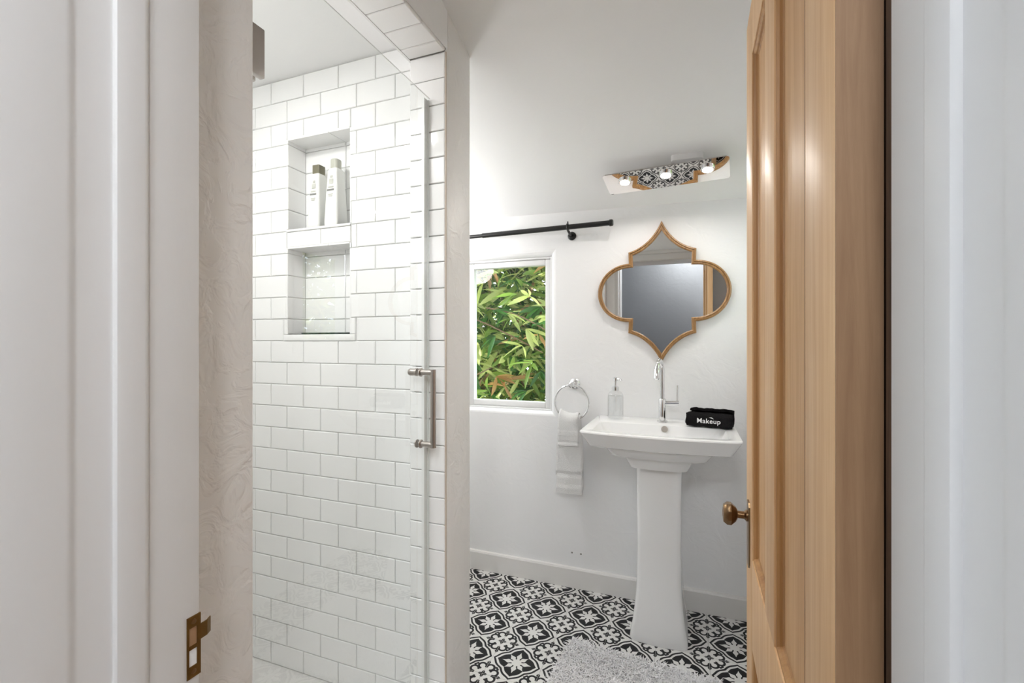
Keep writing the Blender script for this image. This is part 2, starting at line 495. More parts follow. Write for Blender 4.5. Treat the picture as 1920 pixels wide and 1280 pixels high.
# niche linings
for N in (N_UP, N_LO):
    zs_ = [N[2]] + [ZSF + k * PH for k in range(0, 30) if N[2] + 0.02 < ZSF + k * PH < N[3] - 0.01] + [N[3]]
    for a, c_ in zip(zs_[:-1], zs_[1:]):
        for x0, x1 in ((N[0], N[0] + 0.19), (N[0] + 0.19, N[1])):
            put_tile(swall, x0, x1, a, c_, YS + ND - 0.007)
        for X, rot in ((N[0] - 0.001, 1), (N[1] + 0.001, -1)):
            o = put_tile(swall, 0, ND - 0.006, a, c_, 0)
            if o:
                o.rotation_euler = (0, 0, rot * math.pi / 2)
                zz = o.location.z
                o.location = (X + 0.006, YS + 0.0005, zz) if rot == 1 else (X - 0.006, YS + ND - 0.0065, zz)
    for x0, x1 in ((N[0] + 0.003, N[0] + 0.19), (N[0] + 0.19, N[1] - 0.003)):
        b = MB(); b.box(x0, x1 - 0.002, YS + 0.001, YS + ND - 0.007, N[3] - 0.004, N[3] + 0.004)
        b.obj('niche_top_tile', 'tile', swall)

# far jamb tiles (facing the camera) and near jamb tiles
for row in range(27):
    z0 = ZSF + row * PH; z1 = min(z0 + PH, ZH)
    if z1 - z0 > 0.01: put_tile(jamb_wall, XP0 - 0.0, XP1 - 0.0015, z0, z1, YJ1)
# inner corner edge of the far jamb (tile returns)
for row in range(27):
    z0 = ZSF + row * PH; z1 = min(z0 + PH, ZH)
    if z1 - z0 < 0.01: continue
    b = MB(); b.box(XP0 + 0.0005, XP0 + 0.012, YJ1 + 0.007, YS + 0.006, z0 + 0.001, z1 - 0.001)
    b.obj('tile', 'tile', jamb_wall)
# header soffit tiles
y = YJ1
first = True
while y > YJ0 + 0.01:
    y2 = y - (0.05 if first else PH); first = False
    b = MB(); b.bbox(XP0 + 0.0005, XP1 - 0.001, max(y2, YJ0) + 0.001, y - 0.001, ZH, ZH + 0.010, 0.0022, 1)
    b.obj('tile', 'tile', header); y = y2
b = MB(); b.box(XP0 - 0.0065, XP0, YJ0 - 0.012, YJ1 + 0.04, ZH, ZSC)
b.obj('header_tile_band', 'tile', header)
# remaining shower box
b = MB(); b.box(XL - 0.1, XP0 + 0.012, DY1 - 0.02, YS + 0.02, ZSC, ZSC + 0.1)
struct(b.obj('ceiling_shower', 'ceil'), 'flat white ceiling inside the shower', 'ceiling')
b = MB(); b.box(XL - 0.12, XL + 0.03, DY1, YS + 0.02, -0.1, 2.3)
struct(b.obj('wall_shower_left', 'tile'), 'white side wall of the shower', 'wall')
b = MB(); b.box(XL, XP0 + 0.012, DY1, YJ0 - 0.10, -0.1, 2.3)
struct(b.obj('wall_shower_front', 'tile'), 'white near wall of the shower', 'wall')
b = MB(); b.box(XL, XP0 + 0.02, YJ0 - 0.11, YS + 0.02, -0.1, ZSF)
struct(b.obj('floor_shower', 'showerfloor'), 'white pebbled shower floor pan behind the glass', 'floor')
b = MB(); b.bbox(XP0, XP1, YJ0 - 0.012, YJ1 + 0.012, -0.1, 0.095, 0.004, 2)
struct(b.obj('trim_shower_curb', 'tile', smooth=True), 'white curb under the shower glass', 'curb')

# ------------------------------------------------------------------ floor with printed cement tiles
def sstep(a, b_, x):
    t = max(0, min(1, (x - a) / (b_ - a))); return t * t * (3 - 2 * t)

def pattern(u, v):
    """>0 where the print is charcoal, <0 where it is white; u, v in -1..1 over one tile."""
    au, av = abs(u), abs(v)
    r = math.hypot(u, v); phi = math.atan2(v, u)
    q = math.pi / 4
    psi = abs(((phi + math.pi/4) % (math.pi/2)) - math.pi/4)
    tt = psi / q
    R = 0.74 + 0.23 * (1 - tt) ** 2.4 + 0.05 * math.sin(math.pi * tt) ** 2 - 0.02 * tt ** 6
    d = R - r
    line = min(d, 0.085 - d)
    field = d - 0.175
    best = -1e9
    for k in range(8):
        a = k * q
        x = u * math.cos(a) + v * math.sin(a); y = -u * math.sin(a) + v * math.cos(a)
        Lp = 0.60 if k % 2 == 0 else 0.53
        if x > 0:
            t = x / Lp
            if t < 1:
                wd = 0.035 + 0.075 * max(0, math.sin(math.pi * (0.12 + 0.88 * t))) * (0.62 + 0.38 * math.cos(4.4 * math.pi * (t - 0.58)))
                wd *= min(1, (1 - t) * 4)
                best = max(best, wd - abs(y))
            else: best = max(best, -(x - Lp) - abs(y))
    best = max(best, 0.11 - r)
    field = min(field, -best)
    black = max(line, field)
    if d < 0.0:
        cu, cv = 1 - au, 1 - av
        rc = math.hypot(cu, cv); pc = math.atan2(cv, cu)
        c4 = math.cos(4 * pc)
        black = max(black, 0.12 + 0.05 * c4 - rc)
        # C scrolls
        for (a, c_) in ((cu, cv), (cv, cu)):
            px, py = a - 0.160, c_ - 0.395
            rr = math.hypot(px, py); an = math.atan2(py, px)
            gap = abs(((an + 2.2 + math.pi) % (2 * math.pi)) - math.pi) - 0.55
            black = max(black, min(0.044 - abs(rr - 0.150), gap * 0.15))
            black = max(black, 0.068 - abs(a) * 0.9 - abs(c_ - 0.63) * 0.62)
        # link bars across the diagonal
        dd = abs(cu - cv) / 1.414; ss = (cu + cv) / 1.414
        black = max(black, min(0.04 - abs(ss - 0.60), 0.10 - dd))
    return black

TP = 0.1955
TX0, TY0 = -0.612, 1.838
NG = 60
_F = [[pattern(-1 + 2 * i / NG, -1 + 2 * j / NG) for i in range(NG + 1)] for j in range(NG + 1)]

def printed_tile(u0, u1, v0, v1, key={}):
    """cement tile with its print cut into two materials by marching squares; extents in -1..1."""
    def snap(a): return max(-1, min(1, round((a + 1) / 2 * NG) * 2 / NG - 1))
    i0, i1, j0, j1 = [int(round((a + 1) / 2 * NG)) for a in (u0, u1, v0, v1)]
    k = (i0, i1, j0, j1)
    if k in key: return key[k]
    g = 0.0007; H = TP / 2 - g
    b = MB(); cache = {}
    def vert(x, y):
        kk = (round(x, 6), round(y, 6))
        if kk not in cache:
            cache[kk] = len(b.v); b.v.append((x * H, y * H, 0.0))
        return cache[kk]
    for j in range(j0, j1):
        for i in range(i0, i1):
            cs = [(i, j), (i + 1, j), (i + 1, j + 1), (i, j + 1)]
            vals = [_F[c_[1]][c_[0]] for c_ in cs]
            P = [(-1 + 2 * c_[0] / NG, -1 + 2 * c_[1] / NG) for c_ in cs]
            if all(x > 0 for x in vals) or all(x <= 0 for x in vals):
                b.f.append([vert(*p) for p in P]); b.mi.append(0 if vals[0] > 0 else 1); continue
            for sgn, mi in ((1, 0), (-1, 1)):
                poly = []
                for a in range(4):
                    va, vb = vals[a], vals[(a + 1) % 4]
                    ina = (va > 0) == (sgn > 0)
                    if ina: poly.append(P[a])
                    if (va > 0) != (vb > 0):
                        t = va / (va - vb)
                        poly.append((P[a][0] + (P[(a + 1) % 4][0] - P[a][0]) * t, P[a][1] + (P[(a + 1) % 4][1] - P[a][1]) * t))
                ids = []
                for p in poly:
                    q_ = vert(*p)
                    if q_ not in ids: ids.append(q_)
                if len(ids) >= 3: b.f.append(ids); b.mi.append(mi)
    me = bpy.data.meshes.new('printed_tile')
    # skirt
    e = [(-1 + 2 * i0 / NG) * H, (-1 + 2 * i1 / NG) * H, (-1 + 2 * j0 / NG) * H, (-1 + 2 * j1 / NG) * H]
    n0 = len(b.v)
    pts = [(e[0], e[2]), (e[1], e[2]), (e[1], e[3]), (e[0], e[3])]
    b.v += [(x, y, 0.0) for x, y in pts] + [(x, y, -0.006) for x, y in pts]
    for a in range(4):
        c_ = (a + 1) % 4
        b.f.append([n0 + a, n0 + 4 + a, n0 + 4 + c_, n0 + c_]); b.mi.append(1)
    me.from_pydata(b.v, [], b.f)
    for p, i in zip(me.polygons, b.mi): p.material_index = i
    me.update()
    me.materials.append(M['black']); me.materials.append(M['white'])
    key[k] = me
    return me

b = MB(); b.box(XL, XR, DY1, YB, -0.1, -0.0012)
floor = b.obj('floor', 'fgrout')
struct(floor, 'bathroom floor of black and white patterned cement tiles', 'floor')
for i in range(-7, 7):
    for j in range(-8, 4):
        cx, cy = TX0 + i * TP, TY0 + j * TP
        x0, x1, y0, y1 = cx - TP / 2, cx + TP / 2, cy - TP / 2, cy + TP / 2
        lx = XL if cy > YP1 else XP1
        X0, X1, Y0, Y1 = max(x0, lx), min(x1, XR), max(y0, DY1), min(y1, YB - 0.012)
        if cx < XP1 and y0 < YP1: Y0 = max(Y0, YP1 + 0.001); X0 = max(x0, XL)
        if X1 - X0 < 0.02 or Y1 - Y0 < 0.012: continue
        if X1 < -1.45: continue
        me = printed_tile(2 * (X0 - cx) / TP, 2 * (X1 - cx) / TP, 2 * (Y0 - cy) / TP, 2 * (Y1 - cy) / TP)
        link('tile', me, floor, (cx, cy, 0.0))

# baseboard
b = MB()
b.add([(x, y, z) for x in (XP1 - 0.9, XR) for y, z in ((YB, 0.0), (YB - 0.015, 0.0), (YB - 0.015, 0.090), (YB - 0.011, 0.098), (YB, 0.100))],
      [(0, 1, 6, 5), (1, 2, 7, 6), (2, 3, 8, 7), (3, 4, 9, 8), (0, 5, 9, 4), (0, 4, 3, 2, 1), (5, 6, 7, 8, 9)])
struct(b.obj('baseboard_back', 'base'), 'white painted baseboard along the sink wall', 'baseboard')

# ------------------------------------------------------------------ door wall, jambs, hall
b = MB()
b.box(-2.2, JX0 - 0.03, DY0, DY1 - 0.004, -0.1, 2.7)
b.box(JX1 + 0.03, 1.6, DY0, DY1 - 0.004, -0.1, 2.7)
b.box(JX0 - 0.03, JX1 + 0.03, DY0, DY1 - 0.004, DH + 0.02, 2.7)
struct(b.obj('wall_front', 'hall'), 'wall around the doorway the view looks through', 'wall')

b = MB()
b.box(XP1, JX0 - 0.03, DY1 - 0.004, DY1 - 0.0005, 0.0, 2.7).box(JX1 + 0.03, XR, DY1 - 0.004, DY1 - 0.0005, 0.0, 2.7).box(JX0 - 0.03, JX1 + 0.03, DY1 - 0.004, DY1 - 0.0005, DH + 0.02, 2.7)
struct(b.obj('wall_front_inner', 'wall'), 'white bathroom side of the doorway wall, seen in the mirror', 'wall')

def jamb(name, x, s_, label):
    """door jamb; s_=+1 for the left jamb (facing +x), -1 for the right one."""
    # plan outline (offset from the jamb face, y): hall edge bead, flat, rounded stop, rabbet
    prof = [(-0.03, DY0 - 0.01), (0.0015, DY0 - 0.01), (0.003, DY0 - 0.007), (0.003, 0.268), (0.0022, 0.2725), (0.0004, 0.275), (0.0, 0.279),
            (0.0, 0.307), (0.0006, 0.309), (0.0036, 0.3095), (0.0052, 0.311), (0.0058, 0.314), (0.0058, 0.337), (0.0050, 0.3405), (0.0030, 0.343), (0.0, 0.3432),
            (0.0, DY1 - 0.002), (-0.0006, DY1 - 0.0006), (-0.002, DY1), (-0.03, DY1)]
    b = MB()
    b.loft([[(x + s_ * d, y, z) for d, y in prof] for z in (-0.05, DH + 0.02)])
    return struct(b.obj(name, 'jamb', smooth=True), label, 'door jamb')
trim1 = jamb('trim_1', JX0, 1, 'white painted left door jamb carrying the brass strike plate')
trim2 = jamb('trim_2', JX1, -1, 'white painted right door jamb beside the open pine door')
b = MB()
b.box(JX0 - 0.02, JX1 + 0.02, DY0 - 0.01, DY1, DH, DH + 0.03)
b.bbox(JX0 - 0.095, JX1 + 0.03, DY1 - 0.004, DY1 + 0.016, DH + 0.004, DH + 0.055, 0.003, 2)
b.bbox(JX0 - 0.095, JX1 + 0.03, DY1 - 0.004, DY1 + 0.026, DH + 0.055, DH + 0.085, 0.004, 2)
struct(b.obj('trim_3', 'jamb', smooth=True), 'white painted door head and casing, seen in the mirror', 'door casing')
b = MB(); b.box(JX1 + 0.004, JX1 + 0.03, DY1 + 0.001, DY1 + 0.02, 0.0, DH).box(0.1405, 0.172, DY1 + 0.04, DY1 + 0.10, 0.0, DH)  # added dark strip: the darkness of the gap behind the door is in its colour
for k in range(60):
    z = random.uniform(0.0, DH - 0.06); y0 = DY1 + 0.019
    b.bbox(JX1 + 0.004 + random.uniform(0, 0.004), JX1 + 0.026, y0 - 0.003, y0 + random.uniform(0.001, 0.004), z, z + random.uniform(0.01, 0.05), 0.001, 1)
struct(b.obj('added_gap_strip', 'darkwood'), 'dark strip added to stand in for the dark gap behind the door edge', 'wood strip')

# hall behind the camera
b = MB(); b.box(-2.2, 1.6, -1.5, -1.4, -0.1, 2.5)
struct(b.obj('wall_hall', 'hall'), 'grey hall wall seen only in the mirror', 'wall')
b = MB()
b.box(-2.3, -2.2, -1.5, -0.85, -0.1, 2.5).box(-2.3, -2.2, -0.15, DY1, -0.1, 2.5).box(-2.3, -2.2, -0.85, -0.15, -0.1, 0.8).box(-2.3, -2.2, -0.85, -0.15, 1.8, 2.5)  # opening added out of view to bring daylight into the hall
struct(b.obj('wall_hall_left', 'hall'), 'hall side wall with an unseen opening added to let in daylight', 'wall')
b = MB(); b.box(1.6, 1.7, -1.5, DY1, -0.1, 2.5)
struct(b.obj('wall_hall_right', 'hall'), 'hall side wall on the right', 'wall')
b = MB(); b.box(-2.3, 1.7, -1.5, DY1 - 0.005, 2.5, 2.6)
struct(b.obj('ceiling_hall', 'ceil'), 'white hall ceiling', 'ceiling')
b = MB(); b.box(-2.3, 1.7, -1.5, DY1, -0.1, -0.002)
struct(b.obj('floor_hall', 'hallfloor'), 'dark wooden hall floor', 'floor')
b = MB(); b.box(-2.4, 1.8, -1.6, YB + 0.30, 2.72, 2.80)  # unseen cover added to keep outside light from leaking in
struct(b.obj('roof_light_block', 'roof_light_block'), 'unseen slab added above the house to stop light leaks', 'roof_light_block')

def fill_downlight(loc, r, watts, label, tilt=0.0):  # downlight added out of view to brighten the shower
    t = Thing('fill_downlight', loc, label, 'lamp')
    x, y, z = loc
    b = MB(); b.lathe((x, y, z), [(r + 0.02, 0.0), (r + 0.02, -0.008), (r + 0.004, -0.014), (r, -0.008), (r, 0.0)], 'z', 32, caps=False)
    t.part(b, 'trim_ring', 'trim', smooth=True)
    b = MB(); b.lathe((x, y, z), [(r, -0.001), (r, -0.006)], 'z', 32)
    t.part(b, 'lens', 'fill_lens')
    ld = bpy.data.lights.new('fill_downlight_light', 'AREA'); ld.shape = 'DISK'; ld.size = 2 * r; ld.energy = watts
    ld.color = (1.0, 0.995, 0.985)
    lo = bpy.data.objects.new('light_source', ld); COL.objects.link(lo); lo.parent = t.o
    lo.location = (0, 0, -0.02)
    return t
fill_downlight((-1.18, 0.64, ZSC), 0.12, SHOWER_FILL_W, 'unseen round downlight added as fill in the shower ceiling')
def fill_globe(loc, ztop, r, watts, col, label):
    """unseen glowing globe added as fill light; loc is the globe's centre, ztop the ceiling it hangs from."""
    t = Thing('fill_globe', loc, label, 'lamp')
    x, y, z = loc
    b = MB(); b.lathe(loc, [(r * math.sin(math.pi * k / 16), -r * math.cos(math.pi * k / 16)) for k in range(1, 16)], 'z', 24)
    t.part(b, 'globe', emit('lit_fill_globe', col, watts / (math.pi * 4 * math.pi * r * r)), smooth=True, ang=60)
    b = MB(); b.lathe((x, y, z), [(0.05, r * 0.97), (0.05, r + 0.02), (0.012, r + 0.03), (0.012, ztop - z - 0.02), (0.06, ztop - z - 0.015), (0.06, ztop - z)], 'z', 20)
    t.part(b, 'stem', 'chrome', smooth=True)
    return t
fill_globe((-1.30, 1.85, 1.70), ceil_z(-1.30, 1.85), 0.10, BATH_FILL_W, (1.0, 0.99, 0.98), 'unseen white globe added as fill at the hidden end of the bathroom')
fill_globe((0.0, -0.95, 2.29), 2.5, 0.16, HALL_FILL_W, (0.93, 0.97, 1.0), 'unseen white globe added as fill straight behind the doorway in the hall')
fill_globe((0.62, -0.95, 1.95), 2.5, 0.16, HALL_FILL_W * 0.95, (0.96, 0.98, 1.0), 'unseen white globe added as fill, hanging lower at the right end of the hall')

# ------------------------------------------------------------------ windows
def window(name, x0, x1, z0, z1, y, label):
    """casement window in a wall facing -y; the hole is x0..x1, z0..z1 and the frame starts at depth y."""
    t = Thing(name, ((x0 + x1) / 2, y, z0), label, 'window', kind='structure')
    def ring(b, a0, a1, c0, c1, wd, d0, d1, bev=0.002):
        b.bbox(a0, a0 + wd, d0, d1, c0, c1, bev, 2); b.bbox(a1 - wd, a1, d0, d1, c0, c1, bev, 2)
        b.bbox(a0 + wd, a1 - wd, d0, d1, c0, c0 + wd, bev, 2); b.bbox(a0 + wd, a1 - wd, d0, d1, c1 - wd, c1, bev, 2)
    b = MB(); ring(b, x0, x1, z0, z1, 0.010, y, y + 0.07)
    t.part(b, 'window_frame', 'trim', smooth=True)
    b = MB(); ring(b, x0 + 0.011, x1 - 0.011, z0 + 0.011, z1 - 0.011, 0.030, y + 0.010, y + 0.05, 0.004)
    sash = t.part(b, 'sash', 'trim', smooth=True)
    b = MB(); b.box(x0 + 0.038, x1 - 0.038, y + 0.028, y + 0.032, z0 + 0.038, z1 - 0.038)
    t.part(b, 'pane', 'pane', sash)
    return t, sash
window('window_1', -1.145, -0.655, 0.863, 1.657, YB + 0.028, 'white framed window looking onto green leaves')

# second window on the right wall (x = const)
t = Thing('window_2', (XR, (W2[0] + W2[1]) / 2, W2[2]), 'small white window on the side wall, seen mirrored in the shower glass', 'window', kind='structure')
def ringx(b, X0, X1, a0, a1, c0, c1, wd, bev=0.002):
    b.bbox(X0, X1, a0, a0 + wd, c0, c1, bev, 2); b.bbox(X0, X1, a1 - wd, a1, c0, c1, bev, 2)
    b.bbox(X0, X1, a0 + wd, a1 - wd, c0, c0 + wd, bev, 2); b.bbox(X0, X1, a0 + wd, a1 - wd, c1 - wd, c1, bev, 2)
b = MB(); ringx(b, XR - 0.012, XR + 0.06, W2[0] - 0.04, W2[1] + 0.03, W2[2] - 0.04, W2[3] + 0.04, 0.042); t.part(b, 'window_frame', 'trim', smooth=True)
b = MB(); ringx(b, XR + 0.006, XR + 0.045, W2[0] + 0.003, W2[1] - 0.013, W2[2] + 0.003, W2[3] - 0.003, 0.03); sash = t.part(b, 'sash', 'trim', smooth=True)
b = MB(); b.box(XR + 0.02, XR + 0.024, W2[0] + 0.03, W2[1] - 0.04, W2[2] + 0.03, W2[3] - 0.03); t.part(b, 'pane', 'pane', sash)
b = MB(); b.tube([(XR + 0.004, 2.158, 1.44), (XR - 0.025, 2.158, 1.44), (XR - 0.028, 2.155, 1.42), (XR - 0.028, 2.15, 1.32)], 0.006, 8); t.part(b, 'latch', 'nickel', sash, smooth=True)

# ------------------------------------------------------------------ shower glass door
GX = -0.731
t = Thing('shower_door', (GX, 0.9, 0.10), 'clear frameless glass shower door with brushed nickel handle', 'shower door')
b = MB(); b.box(GX - 0.005, GX + 0.005, YJ0 + 0.006, YJ1 - 0.004, 0.11, 1.947)
t.part(b, 'glass_panel', 'glass')
b = MB(); b.box(GX - 0.0052, GX - 0.001, YJ1 - 0.0035, YJ1 - 0.0008, 0.11, 1.947)
b.box(GX - 0.0145, GX - 0.0055, YJ1 - 0.020, YJ1 - 0.0005, 0.11, 1.947)
t.part(b, 'edge_seal', 'glass_edge')
b = MB(); b.box(GX + 0.0030, GX + 0.0050, YJ0 + 0.006, YJ1 - 0.004, 1.9472, 1.9482); t.part(b, 'glass_top_edge', 'glass_edge')
for zc in (1.737, 0.36):
    b = MB(); b.bbox(GX + 0.0055, GX + 0.017, YJ0 - 0.001, 0.617, zc - 0.044, zc + 0.044, 0.0015, 2)
    b.bbox(GX - 0.017, GX - 0.0055, YJ0 - 0.001, 0.617, zc - 0.044, zc + 0.044, 0.0015, 2)
    hn = t.part(b, 'hinge', 'nickel', smooth=True)
HY, HZ0, HZ1 = 1.152, 0.924, 1.131
b = MB()
hx = GX + 0.047
b.tube([(GX + 0.006, HY, HZ1), (hx - 0.001, HY, HZ1)], 0.0083, 16)
b.tube([(GX + 0.006, HY, HZ0), (hx - 0.001, HY, HZ0)], 0.0083, 16)
b.tube([(hx, HY, HZ0 - 0.0083), (hx, HY, HZ1 + 0.0083)], 0.0083, 16)
hd = t.part(b, 'handle', 'nickel', smooth=True)
b = MB()
for z in (HZ0, HZ1):
    b.lathe((GX + 0.005, HY, z), [(0.0125, 0), (0.0125, 0.003), (0.011, 0.004)], 'x', 20)
t.part(b, 'handle_washer', 'nickel', hd, smooth=True)
b = MB(); b.lathe((GX - 0.005, HY, HZ1), [(0.0115, 0), (0.0115, -0.006), (0.009, -0.008), (0.0105, -0.014), (0.0108, -0.024), (0.009, -0.028)], 'x', 20)
b.lathe((GX - 0.005, HY, HZ0), [(0.0118, 0), (0.0118, -0.003), (0.009, -0.005)], 'x', 20)
t.part(b, 'inner_knob', 'nickel', hd, smooth=True)

# ------------------------------------------------------------------ strike plate on the left jamb
t = Thing('strike_plate', (JX0, 0.396, 0.80), 'tarnished brass strike plate screwed to the white door jamb', 'strike plate')
px0, px1 = JX0 - 0.0005, JX0 + 0.0014
ys0, ys1, zs0, zs1 = 0.3875, 0.4045, 0.801, 0.8775
b = MB()
def pb(y0, y1, z0, z1): b.box(px0, px1, y0, y1, z0, z1)
pb(ys0, ys0 + 0.0025, zs0, zs1); pb(ys1 - 0.0045, ys1, zs0, zs1)
pb(ys0 + 0.0025, ys1 - 0.0045, zs0, zs0 + 0.0145); pb(ys0 + 0.0025, ys1 - 0.0045, zs1 - 0.014, zs1)
pb(ys0 + 0.0025, ys1 - 0.0045, 0.8365, 0.841)
pl = t.part(b, 'plate', 'brass')
lip = MB()
for (a, c_, e, f_) in ((ys1 - 0.001, px1, ys1 + 0.009, px1 - 0.0008), (ys1 + 0.009, px1 - 0.0008, ys1 + 0.0165, px1 - 0.005)):
    lip.add([(c_, a, 0.8435), (c_, a, 0.8625), (f_, e, 0.8625), (f_, e, 0.8435), (c_ - 0.0015, a, 0.8435), (c_ - 0.0015, a, 0.8625), (f_ - 0.0015, e, 0.8625), (f_ - 0.0015, e, 0.8435)],
            [(0, 1, 2, 3), (7, 6, 5, 4), (0, 4, 5, 1), (3, 2, 6, 7), (1, 5, 6, 2), (0, 3, 7, 4)])
t.part(lip, 'lip', 'brass')
for z in (0.8085, 0.8705):
    b = MB(); b.lathe((px1, 0.3957, z), [(0.0032, -0.001), (0.0032, 0.0004), (0.002, 0.0008)], 'x', 12)
    t.part(b, 'screw', 'bronze', smooth=True)
b = MB(); b.box(px0, px0 + 0.0007, ys0 + 0.0025, ys1 - 0.0045, 0.841, 0.8635); t.part(b, 'latch_hole', 'pine_edge')
b = MB(); b.box(px0, px0 + 0.0007, ys0 + 0.0025, ys1 - 0.0045, 0.8155, 0.8365); t.part(b, 'bolt_hole', 'print')

# ------------------------------------------------------------------ pine door, open into the bathroom
DL, DT, DTOP = 0.69, 0.032, 1.889
droot = empty('door_1', (0.107, 0.43, 0.008))
droot.rotation_euler = (0, 0, -math.atan2(0.010, DL))
struct(droot, 'open stripped pine panel door with an aged bronze knob', 'door')
def dpart(b, name, m, parent=None, smooth=False):
    return b.obj(name, m, parent or droot, smooth)
# local: x = 0 visible face .. DT, y along the door from hinge edge, z up
stL, mun0, mun1, stR = 0.111, 0.308, 0.400, 0.586
railz = [(0.0, 0.20), (0.607, 0.782), (1.778, DTOP)]
def pbox(y0, y1, z0, z1, name, m='pine'):
    b = MB(); b.bbox(0, DT, y0, y1, z0, z1, 0.0015, 2); return dpart(b, name, m, None, True)
hs = pbox(0.0008, stL, 0, DTOP, 'stile')
b = MB(); b.box(0.0006, DT - 0.0006, -0.0006, 0.0012, 0.001, DTOP - 0.001); dpart(b, 'hinge_edge', 'pine_edge', hs)
b = MB(); b.box(-0.0003, 0.002, stL - 0.0045, stL - 0.0015, 0.782, 1.778); b.box(-0.0003, 0.002, stL - 0.0045, stL - 0.0015, 0.20, 0.607); dpart(b, 'quirk_shade', 'pine_edge', hs)  # dark strip painting in the shadow line beside the sunk panel
ls = pbox(stR, DL, 0, DTOP, 'stile')
for z0, z1 in railz: pbox(stL, stR, z0, z1, 'rail')
for (z0, z1) in ((0.20, 0.607), (0.782, 1.778)): pbox(mun0, mun1, z0, z1, 'muntin')
for (z0, z1) in ((0.20, 0.607), (0.782, 1.778)):
    for (y0, y1) in ((stL, mun0), (mun1, stR)):
        b = MB(); b.box(0.0115, DT - 0.0115, y0, y1, z0, z1); dpart(b, 'panel', 'pine_panel')
        b = MB()
        def fr(e, x): return [(x, y0 + e, z0 + e), (x, y1 - e, z0 + e), (x, y1 - e, z1 - e), (x, y0 + e, z1 - e)]
        b.loft([fr(-0.001, 0.0025), fr(0.003, 0.003), fr(0.006, 0.006), fr(0.008, 0.0095), fr(0.012, 0.0113)], False, False)
        dpart(b, 'moulding', 'pine_mould')
# knob and escutcheon (local)
kz, ky = 0.852, 0.636
b = MB()
L = []
for z, hw in ((kz - 0.103, 0.012), (kz - 0.095, 0.019), (kz + 0.022, 0.019), (kz + 0.030, 0.012)):
    L.append([(0.0, ky - hw, z), (-0.003, ky - hw + 0.002, z), (-0.003, ky + hw - 0.002, z), (0.0, ky + hw, z)])
b.loft(L)
esc = dpart(b, 'escutcheon', 'bronze')
b = MB()
b.lathe((0, ky, kz), [(0.012, -0.001), (0.012, -0.006), (0.0075, -0.010), (0.0075, -0.022)], 'x', 16)
prof = [(0.009, -0.022), (0.015, -0.025), (0.0235, -0.034), (0.0235, -0.042), (0.018, -0.049), (0.006, -0.051)]
loops = []
for r, hgt in prof:
    loops.append([(hgt, ky + r * 0.86 * math.cos(math.pi / 8 + k * math.pi / 4), kz + r * 1.0 * math.sin(math.pi / 8 + k * math.pi / 4)) for k in range(8)])
b.loft(loops)
dpart(b, 'knob', 'bronze', esc, smooth=True)
for z in (0.25, 1.65):
    b = MB(); b.tube([(DT + 0.004, -0.006, z - 0.045), (DT + 0.004, -0.006, z + 0.045)], 0.005, 10)
    dpart(b, 'hinge', 'bronze', None, True)

# ------------------------------------------------------------------ pedestal sink
SX = -0.1165
t = Thing('pedestal_sink', (SX, 2.09, 0), 'white porcelain pedestal sink with stepped underside', 'sink')
yb = YB - 0.003
def sec(hw, yf, z, r, bow=0.028):
    cy = (yf + yb) / 2; return rrect(SX, cy, hw, (yb - yf) / 2, r, z, 6, bow)
def seci(hw, yf, yr, z, r, bow=0.0):
    cy = (yf + yr) / 2; return rrect(SX, cy, hw, (yr - yf) / 2, r, z, 6, bow)
b = MB()
L = [sec(0.098, 1.955, 0.700, 0.03, 0.012), sec(0.112, 1.935, 0.706, 0.03, 0.014), sec(0.132, 1.915, 0.748, 0.03, 0.015),
     sec(0.136, 1.912, 0.753, 0.03, 0.015), sec(0.175, 1.895, 0.756, 0.03, 0.018), sec(0.184, 1.888, 0.762, 0.03, 0.018),
     sec(0.203, 1.872, 0.790, 0.03, 0.02), sec(0.207, 1.870, 0.794, 0.03, 0.02),
     sec(0.262, 1.862, 0.796, 0.022, 0.026), sec(0.268, 1.856, 0.800, 0.022, 0.027), sec(0.294, 1.831, 0.848, 0.022, 0.029),
     sec(0.298, 1.827, 0.855, 0.022, 0.03), sec(0.297, 1.829, 0.8595, 0.021, 0.03), sec(0.293, 1.834, 0.861, 0.02, 0.03),
     seci(0.262, 1.866, 2.098, 0.8600, 0.03, 0.02), seci(0.256, 1.872, 2.093, 0.857, 0.03, 0.02),
     seci(0.236, 1.892, 2.082, 0.815, 0.05, 0.01), seci(0.205, 1.915, 2.065, 0.775, 0.06), seci(0.12, 1.95, 2.04, 0.755, 0.04), seci(0.03, 1.985, 2.015, 0.750, 0.012)]
b.loft(L)
basin = t.part(b, 'basin', 'porc', smooth=True, ang=28)
b = MB(); b.lathe((SX + 0.018, 2.0890, 0.843), [(0.0135, -0.0045), (0.0135, 0.003), (0.006, 0.003), (0.006, -0.0035)], 'y', 20)
t.part(b, 'overflow_ring', 'nickel', basin, smooth=True)
b = MB(); b.lathe((SX, 2.0, 0.7505), [(0.022, 0), (0.022, 0.003), (0.015, 0.004)], 'z', 20)
t.part(b, 'drain', 'chrome', basin, smooth=True)
b = MB()
px_ = SX
def ps(hw, yf, z, ybk=2.20): 
    cy = (yf + ybk) / 2; return rrect(px_, cy, hw, (ybk - yf) / 2, 0.02, z, 6, 0.012)
L = [ps(0.112, 1.942, 0.0), ps(0.113, 1.940, 0.006), ps(0.110, 1.942, 0.03), ps(0.1025, 1.950, 0.07), ps(0.096, 1.958, 0.12), ps(0.0905, 1.965, 0.18),
     ps(0.087, 1.970, 0.26), ps(0.0855, 1.972, 0.38), ps(0.0865, 1.970, 0.55), ps(0.089, 1.967, 0.69), ps(0.089, 1.967, 0.715)]
b.loft(L)
t.part(b, 'pedestal', 'porc', smooth=True)

